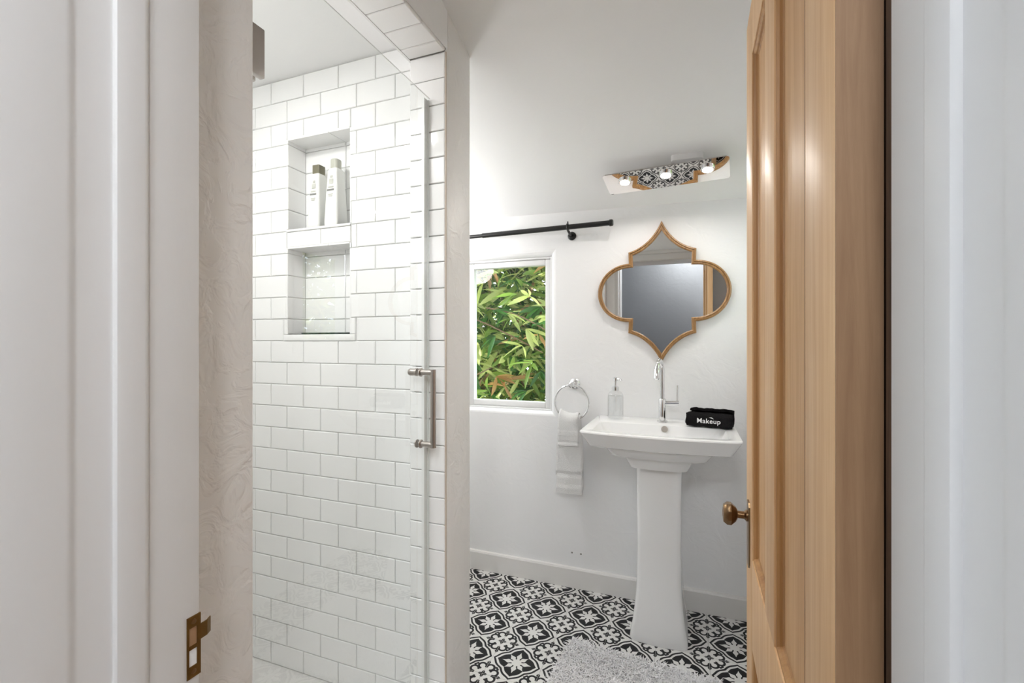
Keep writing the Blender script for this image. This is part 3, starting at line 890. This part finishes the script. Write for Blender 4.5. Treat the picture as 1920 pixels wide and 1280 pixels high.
# ------------------------------------------------------------------ faucet
FX, FY, FZ = -0.112, 2.165, 0.861
t = Thing('faucet', (FX, FY, FZ), 'tall chrome gooseneck faucet standing on the white sink', 'faucet')
b = MB(); b.lathe((FX, FY, FZ), [(0.023, 0), (0.023, 0.005), (0.0165, 0.008), (0.0165, 0.100), (0.0145, 0.104)], 'z', 24)
t.part(b, 'body', 'chrome', smooth=True)
b = MB()
pts = [(FX, FY, FZ + 0.10), (FX, FY, FZ + 0.235)]
for k in range(1, 9):
    a = math.pi * k / 8 * 0.9
    pts.append((FX - 0.002 * k, FY - 0.045 + 0.045 * math.cos(a), FZ + 0.235 + 0.042 * math.sin(a)))
p = pts[-1]
pts.append((p[0] - 0.001, p[1] - 0.006, p[2] - 0.03))
b.tube(pts, 0.0098, 16)
sp = t.part(b, 'spout', 'chrome', smooth=True)
p = pts[-1]
b = MB(); b.tube([(p[0], p[1] + 0.003, p[2] + 0.025), (p[0], p[1], p[2] + 0.015), (p[0] - 0.001, p[1] - 0.004, p[2] - 0.018), (p[0] - 0.001, p[1] - 0.004, p[2] - 0.022)], [0.010, 0.0128, 0.0128, 0.010], 16)
t.part(b, 'nozzle', 'chrome', sp, smooth=True)
b = MB(); b.tube([(FX + 0.012, FY, FZ + 0.082), (FX + 0.070, FY, FZ + 0.086)], 0.0125, 18)
hb = t.part(b, 'handle_barrel', 'chrome', smooth=True)
b = MB(); b.tube([(FX + 0.062, FY, FZ + 0.090), (FX + 0.065, FY, FZ + 0.165)], 0.0042, 10)
t.part(b, 'lever', 'chrome', hb, smooth=True)

# ------------------------------------------------------------------ soap dispenser
t = Thing('soap_dispenser', (-0.318, 2.165, 0.861), 'ribbed clear glass soap dispenser with chrome pump on the sink', 'soap dispenser')
cx, cy, cz = -0.318, 2.165, 0.861
b = MB(); n = 72; loops = []
for r, z in ((0.030, 0.0), (0.0345, 0.003), (0.035, 0.012), (0.035, 0.105), (0.033, 0.116), (0.026, 0.126), (0.016, 0.131), (0.014, 0.138)):
    loops.append([(cx + (r + (0.0008 if k % 2 else -0.0008) * (0.012 <= z <= 0.11)) * math.cos(2 * math.pi * k / n), cy + (r + (0.0008 if k % 2 else -0.0008) * (0.012 <= z <= 0.11)) * math.sin(2 * math.pi * k / n), cz + z) for k in range(n)])
b.loft(loops, True, False)
t.part(b, 'bottle', 'soapglass', smooth=True, ang=60)
b = MB(); b.lathe((cx, cy, cz), [(0.029, 0.005), (0.0325, 0.012), (0.0325, 0.108), (0.004, 0.1085)], 'z', 32); t.part(b, 'soap', 'soapglass', smooth=True)
b = MB()
b.lathe((cx, cy, cz), [(0.0165, 0.132), (0.0165, 0.149), (0.010, 0.153), (0.0055, 0.156), (0.0055, 0.176), (0.011, 0.178), (0.011, 0.190), (0.008, 0.193)], 'z', 20)
b.tube([(cx + 0.006, cy - 0.004, cz + 0.186), (cx + 0.024, cy - 0.016, cz + 0.187), (cx + 0.030, cy - 0.020, cz + 0.178)], 0.0042, 8)
t.part(b, 'pump', 'chrome', smooth=True)

# ------------------------------------------------------------------ rolled black towel with lettering
t = Thing('makeup_towel', (0.080, 2.10, 0.861), 'rolled black face towel embroidered in white on the sink', 'towel')
rot = math.radians(-9)
def TR(p):
    x, y, z = p; return (0.080 + x * math.cos(rot) - y * math.sin(rot), 2.105 + x * math.sin(rot) + y * math.cos(rot), 0.862 + z)
def ribbon(path, x0, x1, th, nx=16, wob=0.0015):
    b = MB(); loops = []
    n = len(path)
    nor = []
    for i in range(n):
        a = Vector(path[max(0, i - 1)]); c_ = Vector(path[min(n - 1, i + 1)]); d = (c_ - a).normalized()
        nor.append(Vector((-d.y, d.x)))
    sect = [Vector(path[i]) + nor[i] * th / 2 for i in range(n)] + [Vector(path[i]) - nor[i] * th / 2 for i in reversed(range(n))]
    for k in range(nx + 1):
        u = k / nx; x = x0 + (x1 - x0) * u
        e = 1.0 if 0.02 < u < 0.98 else 0.97
        l = []
        for i, q in enumerate(sect):
            s_ = wob * math.sin(19 * u + i * 0.7) + wob * 0.7 * math.sin(47 * u + i * 1.9)
            l.append(TR((x + 0.002 * math.sin(i * 0.9), q.x * e + s_, max(0.0005, q.y * e + s_ * 0.7))))
        loops.append(l)
    b.loft(loops); return b
def oval(cy, cz, hy, hz, a0, a1, n, p=2.6):
    out = []
    for k in range(n + 1):
        a = math.radians(a0 + (a1 - a0) * k / n); c_, s_ = math.cos(a), math.sin(a)
        out.append((cy + hy * math.copysign(abs(c_) ** (2 / p), c_), cz + hz * math.copysign(abs(s_) ** (2 / p), s_)))
    return out
path = []
turns = 2.6
for k in range(90):
    f = k / 89; a = 40 + 360 * turns * f; sc = 0.18 + 0.82 * f
    path.append(oval(0, 0.031, 0.040 * sc, 0.0255 * sc, a, a, 1)[0])
t.part(ribbon(path, -0.088, 0.088, 0.0105), 'roll', 'blacktowel', smooth=True, ang=60)
path = [(0.030, 0.004), (0.043, 0.012), (0.049, 0.032), (0.046, 0.054), (0.036, 0.066), (0.024, 0.070), (0.012, 0.069)]
t.part(ribbon(path, -0.078, 0.090, 0.0095), 'flap', 'blacktowel', smooth=True, ang=60)
fc = bpy.data.curves.new('lettering', 'FONT'); fc.body = 'Makeup'; fc.size = 0.027; fc.extrude = 0.0008; fc.align_x = 'CENTER'
fc.offset = 0.0003; fc.space_character = 1.08
fo = bpy.data.objects.new('lettering_curve', fc); COL.objects.link(fo)
bpy.context.view_layer.update()
me = bpy.data.meshes.new_from_object(fo.evaluated_get(bpy.context.evaluated_depsgraph_get()))
bpy.data.objects.remove(fo)
me.materials.clear(); me.materials.append(M['print'])
lo = link('lettering', me, t.o)
lo.matrix_local = Matrix.Rotation(rot, 4, 'Z') @ Matrix.Translation((0.002, -0.0502, 0.024)) @ Matrix.Rotation(math.radians(84), 4, 'X')
lo['label'] = 'white embroidered word Makeup'
b = MB(); b.add([TR((0.004, -0.0518, 0.046)), TR((0.014, -0.0518, 0.0475)), TR((0.022, -0.0518, 0.041)), TR((0.014, -0.0518, 0.0435)),
                 TR((0.004, -0.0502, 0.046)), TR((0.014, -0.0502, 0.0475)), TR((0.022, -0.0502, 0.041)), TR((0.014, -0.0502, 0.0435))],
                [(0, 1, 2, 3), (7, 6, 5, 4), (0, 4, 5, 1), (1, 5, 6, 2), (2, 6, 7, 3), (3, 7, 4, 0)])
t.part(b, 'lash_mark', 'print')

# ------------------------------------------------------------------ mirror
MX, MZ = -0.119, 1.450
t = Thing('wall_mirror', (MX, YB, MZ - 0.33), 'gold framed quatrefoil mirror with pointed top and bottom above the sink', 'mirror')
def outline():
    q = []
    n = 14
    # apex to step: concave curve
    for k in range(n + 1):
        s_ = k / n
        a = math.radians(4 + 72 * s_)
        # circle centred outside
        q.append((0.150 * (1 - math.cos(a)) / (1 - math.cos(math.radians(76))) * 0.55 + 0.150 * s_ * 0.45,
                  0.329 - 0.138 * (math.sin(a) - math.sin(math.radians(4))) / (math.sin(math.radians(76)) - math.sin(math.radians(4)))))
    q.append((0.148, 0.138))
    for k in range(1, 19):
        a = math.radians(90 - 90 * k / 18)
        q.append((0.148 + 0.146 * math.cos(a), 0.138 * math.sin(a)))
    q = [p for p in q]
    right = q + [(x, -z) for x, z in reversed(q[:-1])]
    left = [(-x, z) for x, z in reversed(right[1:-1])]
    return right + left
O = outline()
def offset(P, d):
    n = len(P); out = []
    for i in range(n):
        a = Vector(P[i - 1]); c_ = Vector(P[i]); e = Vector(P[(i + 1) % n])
        d1 = (c_ - a).normalized(); d2 = (e - c_).normalized()
        n1 = Vector((d1.y, -d1.x)); n2 = Vector((d2.y, -d2.x))      # outward for clockwise loop
        m_ = n1 + n2
        if m_.length < 1e-6: m_ = n1
        m_.normalize(); k = 1 / max(0.35, m_.dot(n1))
        out.append(tuple(c_ - m_ * d * k))
    return out
area = sum(O[i][0] * O[(i + 1) % len(O)][1] - O[(i + 1) % len(O)][0] * O[i][1] for i in range(len(O)))
if area > 0: O.reverse()
# clockwise: left normal of direction points outward -> (−dy, dx); test and fix sign
def ring3(d, dep):
    return [(MX + x, YB - dep, MZ + z) for x, z in offset(O, d)]
test = offset(O, 0.01)
sgn = 1 if max(p[1] for p in test) < max(p[1] for p in O) else -1
b = MB()
b.loft([ring3(0.001 * sgn, 0.001), ring3(0.0, 0.016), ring3(0.002 * sgn, 0.020), ring3(0.007 * sgn, 0.0215), ring3(0.0085 * sgn, 0.017), ring3(0.0105 * sgn, 0.0165),
        ring3(0.014 * sgn, 0.018), ring3(0.0185 * sgn, 0.015), ring3(0.0195 * sgn, 0.006)], False, False)
t.part(b, 'frame', 'gold', smooth=True, ang=40)
b = MB(); g = ring3(0.0185 * sgn, 0.008); g2 = ring3(0.0185 * sgn, 0.004)
b.loft([g2, g])
t.part(b, 'mirror_glass', 'mirror')
b = MB(); b.loft([ring3(0.004 * sgn, 0.0005), ring3(0.004 * sgn, 0.0038)]); t.part(b, 'backing', 'darkwood')

# ------------------------------------------------------------------ ceiling mirror light
off = 0.055
def cpt(x, y, d):
    return (x, y, ceil_z(x, y) - d)
KP = 0.27
def ppt(x, y, d):
    return (x, y, ceil_z(-0.0935, 1.982) - 0.022 * (x + 0.0935) - KP * (y - 1.982) - d)
t = Thing('spot_light_bar', (-0.09, 1.98, ceil_z(-0.09, 1.98)), 'polished steel ceiling light bar with three lit spot lamps', 'light fixture')
# plate outline (rotated rounded rectangle) on the ceiling slope
pc = Vector((-0.0935, 1.982)); ang = math.radians(-5.2)
def plate_loop(hx_, hy_, r, d):
    out = []
    for (x, y, _) in rrect(0, 0, hx_, hy_, r, 0, 5):
        X = pc.x + x * math.cos(ang) - y * math.sin(ang); Y = pc.y + x * math.sin(ang) + y * math.cos(ang)
        out.append(ppt(X, Y, d))
    return out
b = MB(); b.loft([plate_loop(0.241, 0.070, 0.012, off - 0.004), plate_loop(0.241, 0.070, 0.012, off)])
t.part(b, 'mirror_plate', 'plate')
b = MB()
b.loft([[cpt(x, y, 0.0) for x, y, _ in rrect(-0.008, 1.972, 0.060, 0.036, 0.012, 0)], [cpt(x, y, 0.022) for x, y, _ in rrect(-0.008, 1.972, 0.060, 0.036, 0.012, 0)],
        [cpt(x, y, 0.025) for x, y, _ in rrect(-0.008, 1.972, 0.057, 0.033, 0.012, 0)], [cpt(x, y, 0.025) for x, y, _ in rrect(-0.008, 1.972, 0.046, 0.026, 0.008, 0)],
        [ppt(x, y, off - 0.004) for x, y, _ in rrect(-0.008, 1.972, 0.046, 0.026, 0.008, 0)]])
t.part(b, 'canopy', 'trim', smooth=True)
nrm = Vector((0.022, KP, 1)).normalized()
for (lx, ly) in ((-0.252, 1.982), (-0.088, 1.962), (0.068, 1.953)):
    b = MB()
    o = Vector(ppt(lx, ly, off)); ux = Vector((1, 0, -0.022)).normalized(); uy = nrm.cross(ux)
    def disc(r, d): return [tuple(o + (ux * math.cos(a) + uy * math.sin(a)) * r - nrm * d) for a in [2 * math.pi * k / 24 for k in range(24)]]
    b.loft([disc(0.026, -0.0005), disc(0.026, 0.006), disc(0.024, 0.008), disc(0.020, 0.008), disc(0.020, 0.005)], False, False)
    rg = t.part(b, 'lamp_ring', 'chrome', smooth=True)
    b = MB(); b.loft([disc(0.020, 0.003), disc(0.020, 0.006)]); t.part(b, 'lamp', 'lamp', rg)
    ld = bpy.data.lights.new('spot_lamp_light', 'AREA'); ld.shape = 'DISK'; ld.size = 0.04; ld.energy = FIXTURE_W; ld.color = (1.0, 0.95, 0.89)
    lo = bpy.data.objects.new('light_source', ld); COL.objects.link(lo); lo.parent = t.o
    lo.location = o - nrm * 0.012 - t.loc
    lo.rotation_euler = (-nrm).to_track_quat('-Z', 'Y').to_euler()

# ------------------------------------------------------------------ curtain rod
t = Thing('curtain_rod', (-0.8, 2.18, 1.77), 'black metal curtain rod above the window', 'curtain rod')
b = MB(); b.tube([(-1.00, 2.18, 1.7685), (-0.345, 2.18, 1.775)], 0.0125, 16)
r1 = t.part(b, 'rod', 'rod', smooth=True)
b = MB(); b.tube([(-1.60, 2.18, 1.763), (-0.99, 2.18, 1.7686)], 0.0098, 16); t.part(b, 'inner_rod', 'rod', smooth=True)
b = MB(); b.lathe((-0.345, 2.18, 1.775), [(0.0125, -0.004), (0.016, -0.002), (0.016, 0.010), (0.012, 0.014)], 'x', 20); t.part(b, 'finial', 'rod', smooth=True)
b = MB()
b.tube([(-0.548, 2.18 + 0.0155 * math.sin(a), 1.7728 + 0.0155 * math.cos(a)) for a in [2 * math.pi * k / 20 for k in range(21)]], 0.0045, 8)
b.tube([(-0.548, 2.18, 1.787), (-0.548, 2.18, 1.800)], 0.003, 8)
b.tube([(-0.548, 2.19, 1.757), (-0.546, 2.21, 1.747), (-0.545, 2.252, 1.747)], 0.006, 10)
t.part(b, 'bracket', 'rod', smooth=True)
b = MB(); b.lathe((-0.545, YB - 0.0005, 1.745), [(0.021, 0), (0.021, -0.004), (0.017, -0.007), (0.008, -0.008)], 'y', 24)
t.part(b, 'bracket_base', 'rod', smooth=True)

# ------------------------------------------------------------------ towel ring and towels
t = Thing('towel_ring', (-0.531, YB, 0.92), 'round chrome towel ring on the wall beside the sink', 'towel ring')
RC = Vector((-0.531, 2.192, 0.925)); RR = 0.084
b = MB(); b.lathe((-0.531, YB - 0.0005, 1.010), [(0.027, 0), (0.027, -0.006), (0.022, -0.011), (0.014, -0.016), (0.011, -0.050), (0.015, -0.056), (0.015, -0.068), (0.010, -0.072)], 'y', 28)
t.part(b, 'mount', 'chrome', smooth=True)
b = MB()
n = 48; loops = []
for k in range(n + 1):
    a = 2 * math.pi * k / n
    c_ = Vector((RC.x + RR * math.sin(a), RC.y, RC.z + RR * math.cos(a))); rad = Vector((math.sin(a), 0, math.cos(a)))
    loops.append([tuple(c_ + rad * 0.0046 * math.cos(q) + Vector((0, 1, 0)) * 0.0046 * math.sin(q)) for q in [2 * math.pi * m_ / 10 for m_ in range(10)]])
b.loft(loops, False, False)
t.part(b, 'ring', 'chrome', smooth=True)

def hang(name, label, x0, x1, top, zf, zb, yf, ybk, th, ripple, seed, narrow, hems):
    """cloth folded over the ring: front layer, turn, back layer; built as one thick closed sheet."""
    rnd = random.Random(seed)
    ph = [rnd.uniform(0, 6.28) for _ in range(6)]
    nx, nf, ntn, nb = 26, 44, 8, 24
    path = []
    ym, rr = (yf + ybk) / 2, (ybk - yf) / 2
    for k in range(nf): path.append((yf, zf + (top - rr - zf) * k / nf))
    for k in range(ntn + 1):
        a = math.pi * k / ntn; path.append((ym - rr * math.cos(a), top - rr + rr * math.sin(a)))
    for k in range(1, nb + 1): path.append((ybk, top - rr - (top - rr - zb) * k / nb))
    n = len(path)
    b = MB(); V = []
    for side in (0, 1):
        for i, (y, z) in enumerate(path):
            a = Vector(path[max(0, i - 1)]); c_ = Vector(path[min(n - 1, i + 1)]); d = (c_ - a).normalized()
            nr = Vector((-d.y, d.x))   # towards the outside of the fold
            for j in range(nx + 1):
                u = j / nx
                hgt = max(0, min(1, (top - z) / (top - zf)))
                wn = narrow + (1 - narrow) * min(1, hgt * 2.2)
                x = (x0 + x1) / 2 + (u - 0.5) * (x1 - x0) * wn
                e = (math.sin(math.pi * min(1, max(0, u * 12)) / 2) * math.sin(math.pi * min(1, max(0, (1 - u) * 12)) / 2)) ** 0.5
                rp = ripple * (math.sin(u * 5 + ph[0] + hgt * 1.5) + 0.6 * math.sin(u * 11 + ph[1] + hgt * 3) + 0.3 * math.sin(hgt * 9 + ph[2] + u * 4)) * min(1, hgt * 1.6)
                hm = 0.0
                for (hz, hd) in hems:
                    if abs(z - hz) < 0.006: hm += hd
                if abs(z - zf) < 0.012 or abs(z - zb) < 0.012: hm += 0.0012
                dd = (th / 2 * e + hm) * (1 if side == 0 else -1)
                dxr = min(abs(x - RC.x), RR * 0.9)
                rise = (RR - math.sqrt(RR * RR - dxr * dxr)) * max(0.0, 1 - hgt * 2.5)
                V.append((x + 0.0015 * math.sin(z * 60 + side), y + nr.x * dd + rp, z + nr.y * dd + rise))
    F = []
    row = nx + 1; blk = n * row
    for i in range(n - 1):
        for j in range(nx):
            q = i * row + j
            F.append((q, q + 1, q + row + 1, q + row)); F.append((blk + q, blk + q + row, blk + q + row + 1, blk + q + 1))
    for i in range(n - 1):
        for j in (0, nx):
            q = i * row + j; F.append((q, q + row, blk + q + row, blk + q))
    for i in (0, n - 1):
        for j in range(nx):
            q = i * row + j; F.append((q, q + 1, blk + q + 1, blk + q))
    b.add(V, F)
    cx_ = (x0 + x1) / 2
    b.v = [(x - cx_, y - ym, z - zf) for x, y, z in b.v]
    o = b.obj(name, 'towel', None, True, 70); o.location = (cx_, ym, zf)
    tag(o, label, 'towel', 'white towels on the ring')
    return o
hang('hand_towel', 'long white hand towel hanging from the chrome ring', -0.606, -0.476, 0.854, 0.487, 0.50, 2.179, 2.205, 0.012, 0.0022, 3, 0.80, [(0.585, -0.0035), (0.575, -0.0035), (0.515, 0.0015)])
hang('washcloth', 'small white washcloth folded over the hand towel', -0.592, -0.492, 0.869, 0.722, 0.78, 2.160, 2.222, 0.011, 0.0022, 9, 0.92, [(0.738, -0.0016)])

# ------------------------------------------------------------------ bottles and tray in the niches
def shampoo(x, y, z, cap, label, sx=0.055, sy=0.060, hh=0.197, olive=False):
    t = Thing('shampoo_bottle', (x, y, z), label, 'bottle', 'bottles in the shower niche')
    b = MB()
    L = []
    for f, k in ((0.0, 0.92), (0.02, 1.0), (0.10, 1.0), (0.55, 0.86), (0.88, 0.74), (0.96, 0.70), (1.0, 0.56)):
        L.append(rrect(x, y, sx / 2 * k, sy / 2 * k, 0.009 * k, z + hh * f, 4))
    b.loft(L); bo = t.part(b, 'bottle', 'bottle', smooth=True)
    b = MB()
    if olive: L = [rrect(x, y, 0.0155, 0.0165, 0.004, z + hh + d, 4) for d in (0.0, 0.031)]
    else: L = [rrect(x, y, 0.0150 * k, 0.0165 * k, 0.010 * k, z + hh + d, 4) for d, k in ((0.0, 1), (0.028, 1.0), (0.033, 0.92))]
    b.loft(L); t.part(b, 'cap', cap, smooth=True)
    def yfr(f): return y - sy / 2 * (1.0 if f < 0.1 else 1 - 0.14 * (f - 0.1) / 0.45 if f < 0.55 else 0.86 - 0.12 * (f - 0.55) / 0.33) - 0.0012
    b = MB()
    for (f0, f1, a, c_) in ((0.60, 0.628, -0.7, 0.55),):
        b.box(x + a * sx / 2 * 0.8, x + c_ * sx / 2 * 0.8, yfr(f0), yfr(f0) + 0.004, z + hh * f0, z + hh * f1)
    t.part(b, 'print_bar', 'ink', bo)
    for (f0, f1, a, c_) in ((0.72, 0.80, -0.35, 0.35), (0.82, 0.86, -0.2, 0.2), (0.655, 0.675, -0.55, 0.45), (0.53, 0.545, -0.5, 0.4), (0.50, 0.515, -0.4, 0.3)):
        b = MB(); b.box(x + a * sx / 2 * 0.8, x + c_ * sx / 2 * 0.8, yfr(f0), yfr(f0) + 0.004, z + hh * f0, z + hh * f1)
        t.part(b, 'print_text', 'inkp', bo)
shampoo(-1.243, 1.300, 1.621, 'cap1', 'tapered white bottle with a dark olive cap in the upper niche', olive=True)
shampoo(-1.158, 1.292, 1.621, 'cap2', 'tapered white bottle with a pale sage cap in the upper niche', 0.058, 0.060, 0.203)
t = Thing('soap_tray', (-1.20, 1.30, 1.245), 'flat dark green speckled tray lying in the lower niche', 'tray')
b = MB(); b.loft([rrect(-1.190, 1.303, 0.108, 0.034, 0.012, 1.2455, 4), rrect(-1.190, 1.303, 0.110, 0.036, 0.012, 1.251, 4), rrect(-1.190, 1.303, 0.106, 0.032, 0.010, 1.252, 4), rrect(-1.190, 1.303, 0.095, 0.025, 0.008, 1.249, 4)])
t.part(b, 'dish', 'stone', smooth=True)

# ------------------------------------------------------------------ bath mat
mrot = math.radians(-4.5)
t = Thing('bath_mat', (-0.19, 1.56, 0.0), 'pale grey shaggy bath mat on the patterned floor', 'bath mat')
t.o.rotation_euler = (0, 0, mrot)
HWX, HWY = 0.275, 0.245
b = MB(); b.loft([rrect(0, 0, HWX, HWY, 0.03, 0.0008), rrect(0, 0, HWX, HWY, 0.03, 0.007)])
b.obj('backing', 'matbase', t.o)
b = MB(); rnd = random.Random(4)
for k in range(17000):
    x = rnd.uniform(-HWX, HWX); y = rnd.uniform(-HWY, HWY)
    a = rnd.uniform(0, 6.283); ln = rnd.uniform(0.012, 0.032); hh = rnd.uniform(0.014, 0.028); wd = 0.0019
    dx, dy = math.cos(a), math.sin(a); sx_, sy_ = -dy * wd, dx * wd
    z0 = 0.006
    m1 = (x + dx * ln * 0.35, y + dy * ln * 0.35, z0 + hh * 0.75); m2 = (x + dx * ln, y + dy * ln, z0 + hh * rnd.uniform(0.7, 1.0))
    b.add([(x - sx_, y - sy_, z0), (x + sx_, y + sy_, z0), (m1[0] + sx_, m1[1] + sy_, m1[2]), (m1[0] - sx_, m1[1] - sy_, m1[2]), m2], [(0, 1, 2, 3), (3, 2, 4)])
me = bpy.data.meshes.new('pile'); me.from_pydata(b.v, [], b.f); me.materials.append(M['pile'])
po = link('pile', me, t.o); po['kind'] = 'stuff'

# ------------------------------------------------------------------ garden
b = MB(); b.box(-6, 5, YB + 0.16, 8, -0.6, -0.5)
struct(b.obj('ground', 'ground'), 'garden soil outside the windows', 'ground')
def leaf_mesh(name, m, ln=0.135, wd=0.013):
    b = MB(); n = 5; V = []
    for k in range(n + 1):
        f = k / n; ww = wd * math.sin(math.pi * (f * 0.94 + 0.03)) ** 0.8; z = -0.25 * ln * f * f
        V += [(f * ln, -ww, z + 0.12 * ww), (f * ln, 0, z - 0.25 * ww), (f * ln, ww, z + 0.12 * ww)]
    F = []
    for k in range(n):
        for j in (0, 1): q = k * 3 + j; F.append((q, q + 1, q + 4, q + 3))
    b.add(V, F); me = bpy.data.meshes.new(name); me.from_pydata(b.v, [], b.f)
    for p in me.polygons: p.use_smooth = True
    me.materials.append(M[m]); return me
LM = [leaf_mesh('leaf', m) for m in ('leafA', 'leafB', 'leafC', 'leafD')]
LV = [[tuple(v.co) for v in me.vertices] for me in LM]
LF = [[tuple(p.vertices) for p in me.polygons] for me in LM]

def shrub(base, ext, nsolo, nmass, label, seed, front):
    """leafy shrub: branches, single leaves nearest the window, and the mass of leaves behind."""
    rnd = random.Random(seed)
    t = Thing('shrub', base, label, 'shrub')
    bx_, by_, bz_ = base; X, Y, Z0, Z1 = ext
    tips = []
    for k in range(9):
        b = MB(); p = Vector((bx_ + rnd.uniform(-0.2, 0.2), by_ + rnd.uniform(-0.15, 0.15), bz_)); pts = [p.copy()]
        tgt = Vector((bx_ + rnd.uniform(-X, X), by_ + rnd.uniform(-Y, Y), rnd.uniform(Z0 + 0.6, Z1)))
        for i in range(1, 8):
            f = i / 7
            pts.append(p.lerp(tgt, f) + Vector((rnd.uniform(-0.04, 0.04), rnd.uniform(-0.04, 0.04), 0.18 * math.sin(math.pi * f))))
        tips += pts[2:]
        b.tube(pts, [0.013 - 0.0015 * i for i in range(8)], 6); t.part(b, 'branch', 'bark', smooth=True)
    for (a, c_) in front['twigs']:
        b = MB(); A, C = Vector(a), Vector(c_)
        pts = [A.lerp(C, f) + Vector((0, 0, 0.03 * math.sin(math.pi * f))) for f in (0, 0.2, 0.4, 0.6, 0.8, 1)]
        b.tube(pts, [0.006, 0.0055, 0.005, 0.0045, 0.004, 0.003], 6); t.part(b, 'branch', 'bark', smooth=True)
    def orient(rn):
        az = rn.uniform(0, 6.283); el = rn.uniform(-0.9, 0.5)
        return Matrix.Rotation(az, 4, 'Z') @ Matrix.Rotation(-el, 4, 'Y') @ Matrix.Rotation(rn.uniform(-1.2, 1.2), 4, 'X')
    cnt = 0
    while cnt < nsolo:
        # whorls of leaves on short twigs
        c_ = Vector([rnd.uniform(*front['x']), rnd.uniform(*front['y']), rnd.uniform(*front['z'])])
        kind = rnd.choices((0, 1, 2, 3), front['mix'])[0]
        if front.get('dry') and (c_ - Vector(front['dry'])).length < 0.14: kind = 3
        ax = rnd.uniform(0, 6.283)
        for q in range(min(rnd.randint(4, 7), nsolo - cnt)):
            o = link('leaf', LM[kind], t.o); s_ = rnd.uniform(0.7, 1.25)
            mtx = Matrix.Rotation(ax + rnd.uniform(-1.3, 1.3), 4, 'Z') @ Matrix.Rotation(rnd.uniform(-0.4, 0.9), 4, 'Y') @ Matrix.Rotation(rnd.uniform(-1, 1), 4, 'X')
            o.matrix_local = Matrix.Translation(c_ - Vector(base)) @ mtx @ Matrix.Scale(s_, 4)
            cnt += 1
    for kind in range(4):
        V = []; F = []
        share = front['mass'][kind]
        for k in range(int(nmass * share)):
            c_ = Vector((bx_ + rnd.uniform(-X, X), by_ + rnd.uniform(-Y, Y), rnd.uniform(Z0, Z1)))
            s_ = rnd.uniform(0.9, 1.8); mt = Matrix.Translation(c_ - Vector(base)) @ orient(rnd) @ Matrix.Scale(s_, 4)
            o0 = len(V)
            V += [tuple(mt @ Vector(v)) for v in LV[kind]]; F += [tuple(i + o0 for i in f) for f in LF[kind]]
        if not V: continue
        me = bpy.data.meshes.new('foliage'); me.from_pydata(V, [], F)
        for p in me.polygons: p.use_smooth = True
        me.materials.append(M[('leafA', 'leafB', 'leafC', 'leafD')[kind]])
        o = link('foliage', me, t.o); o['kind'] = 'stuff'
    return t
shrub((-1.45, 3.55, -0.5), (1.15, 0.6, -0.2, 2.7), 290, 18000, 'dense green leafy shrub outside the window', 11,
      dict(x=(-1.85, -0.85), y=(2.62, 2.95), z=(0.75, 1.85), mix=(3.5, 5, 3, 0.5), mass=(0.34, 0.22, 0.38, 0.06), dry=(-1.25, 2.8, 0.93),
           twigs=[((-1.75, 2.85, 1.50), (-0.85, 2.75, 1.15)), ((-1.30, 2.9, 1.45), (-0.8, 2.7, 1.28)), ((-1.7, 2.9, 0.75), (-1.2, 2.75, 1.05))]))
shrub((1.25, 2.35, -0.5), (0.45, 1.0, -0.4, 2.6), 60, 6000, 'leafy shrub outside the small side window', 12,
      dict(x=(0.72, 0.85), y=(1.6, 2.8), z=(1.1, 1.9), mix=(4, 3, 3, 0.2), mass=(0.42, 0.14, 0.40, 0.04), twigs=[]))
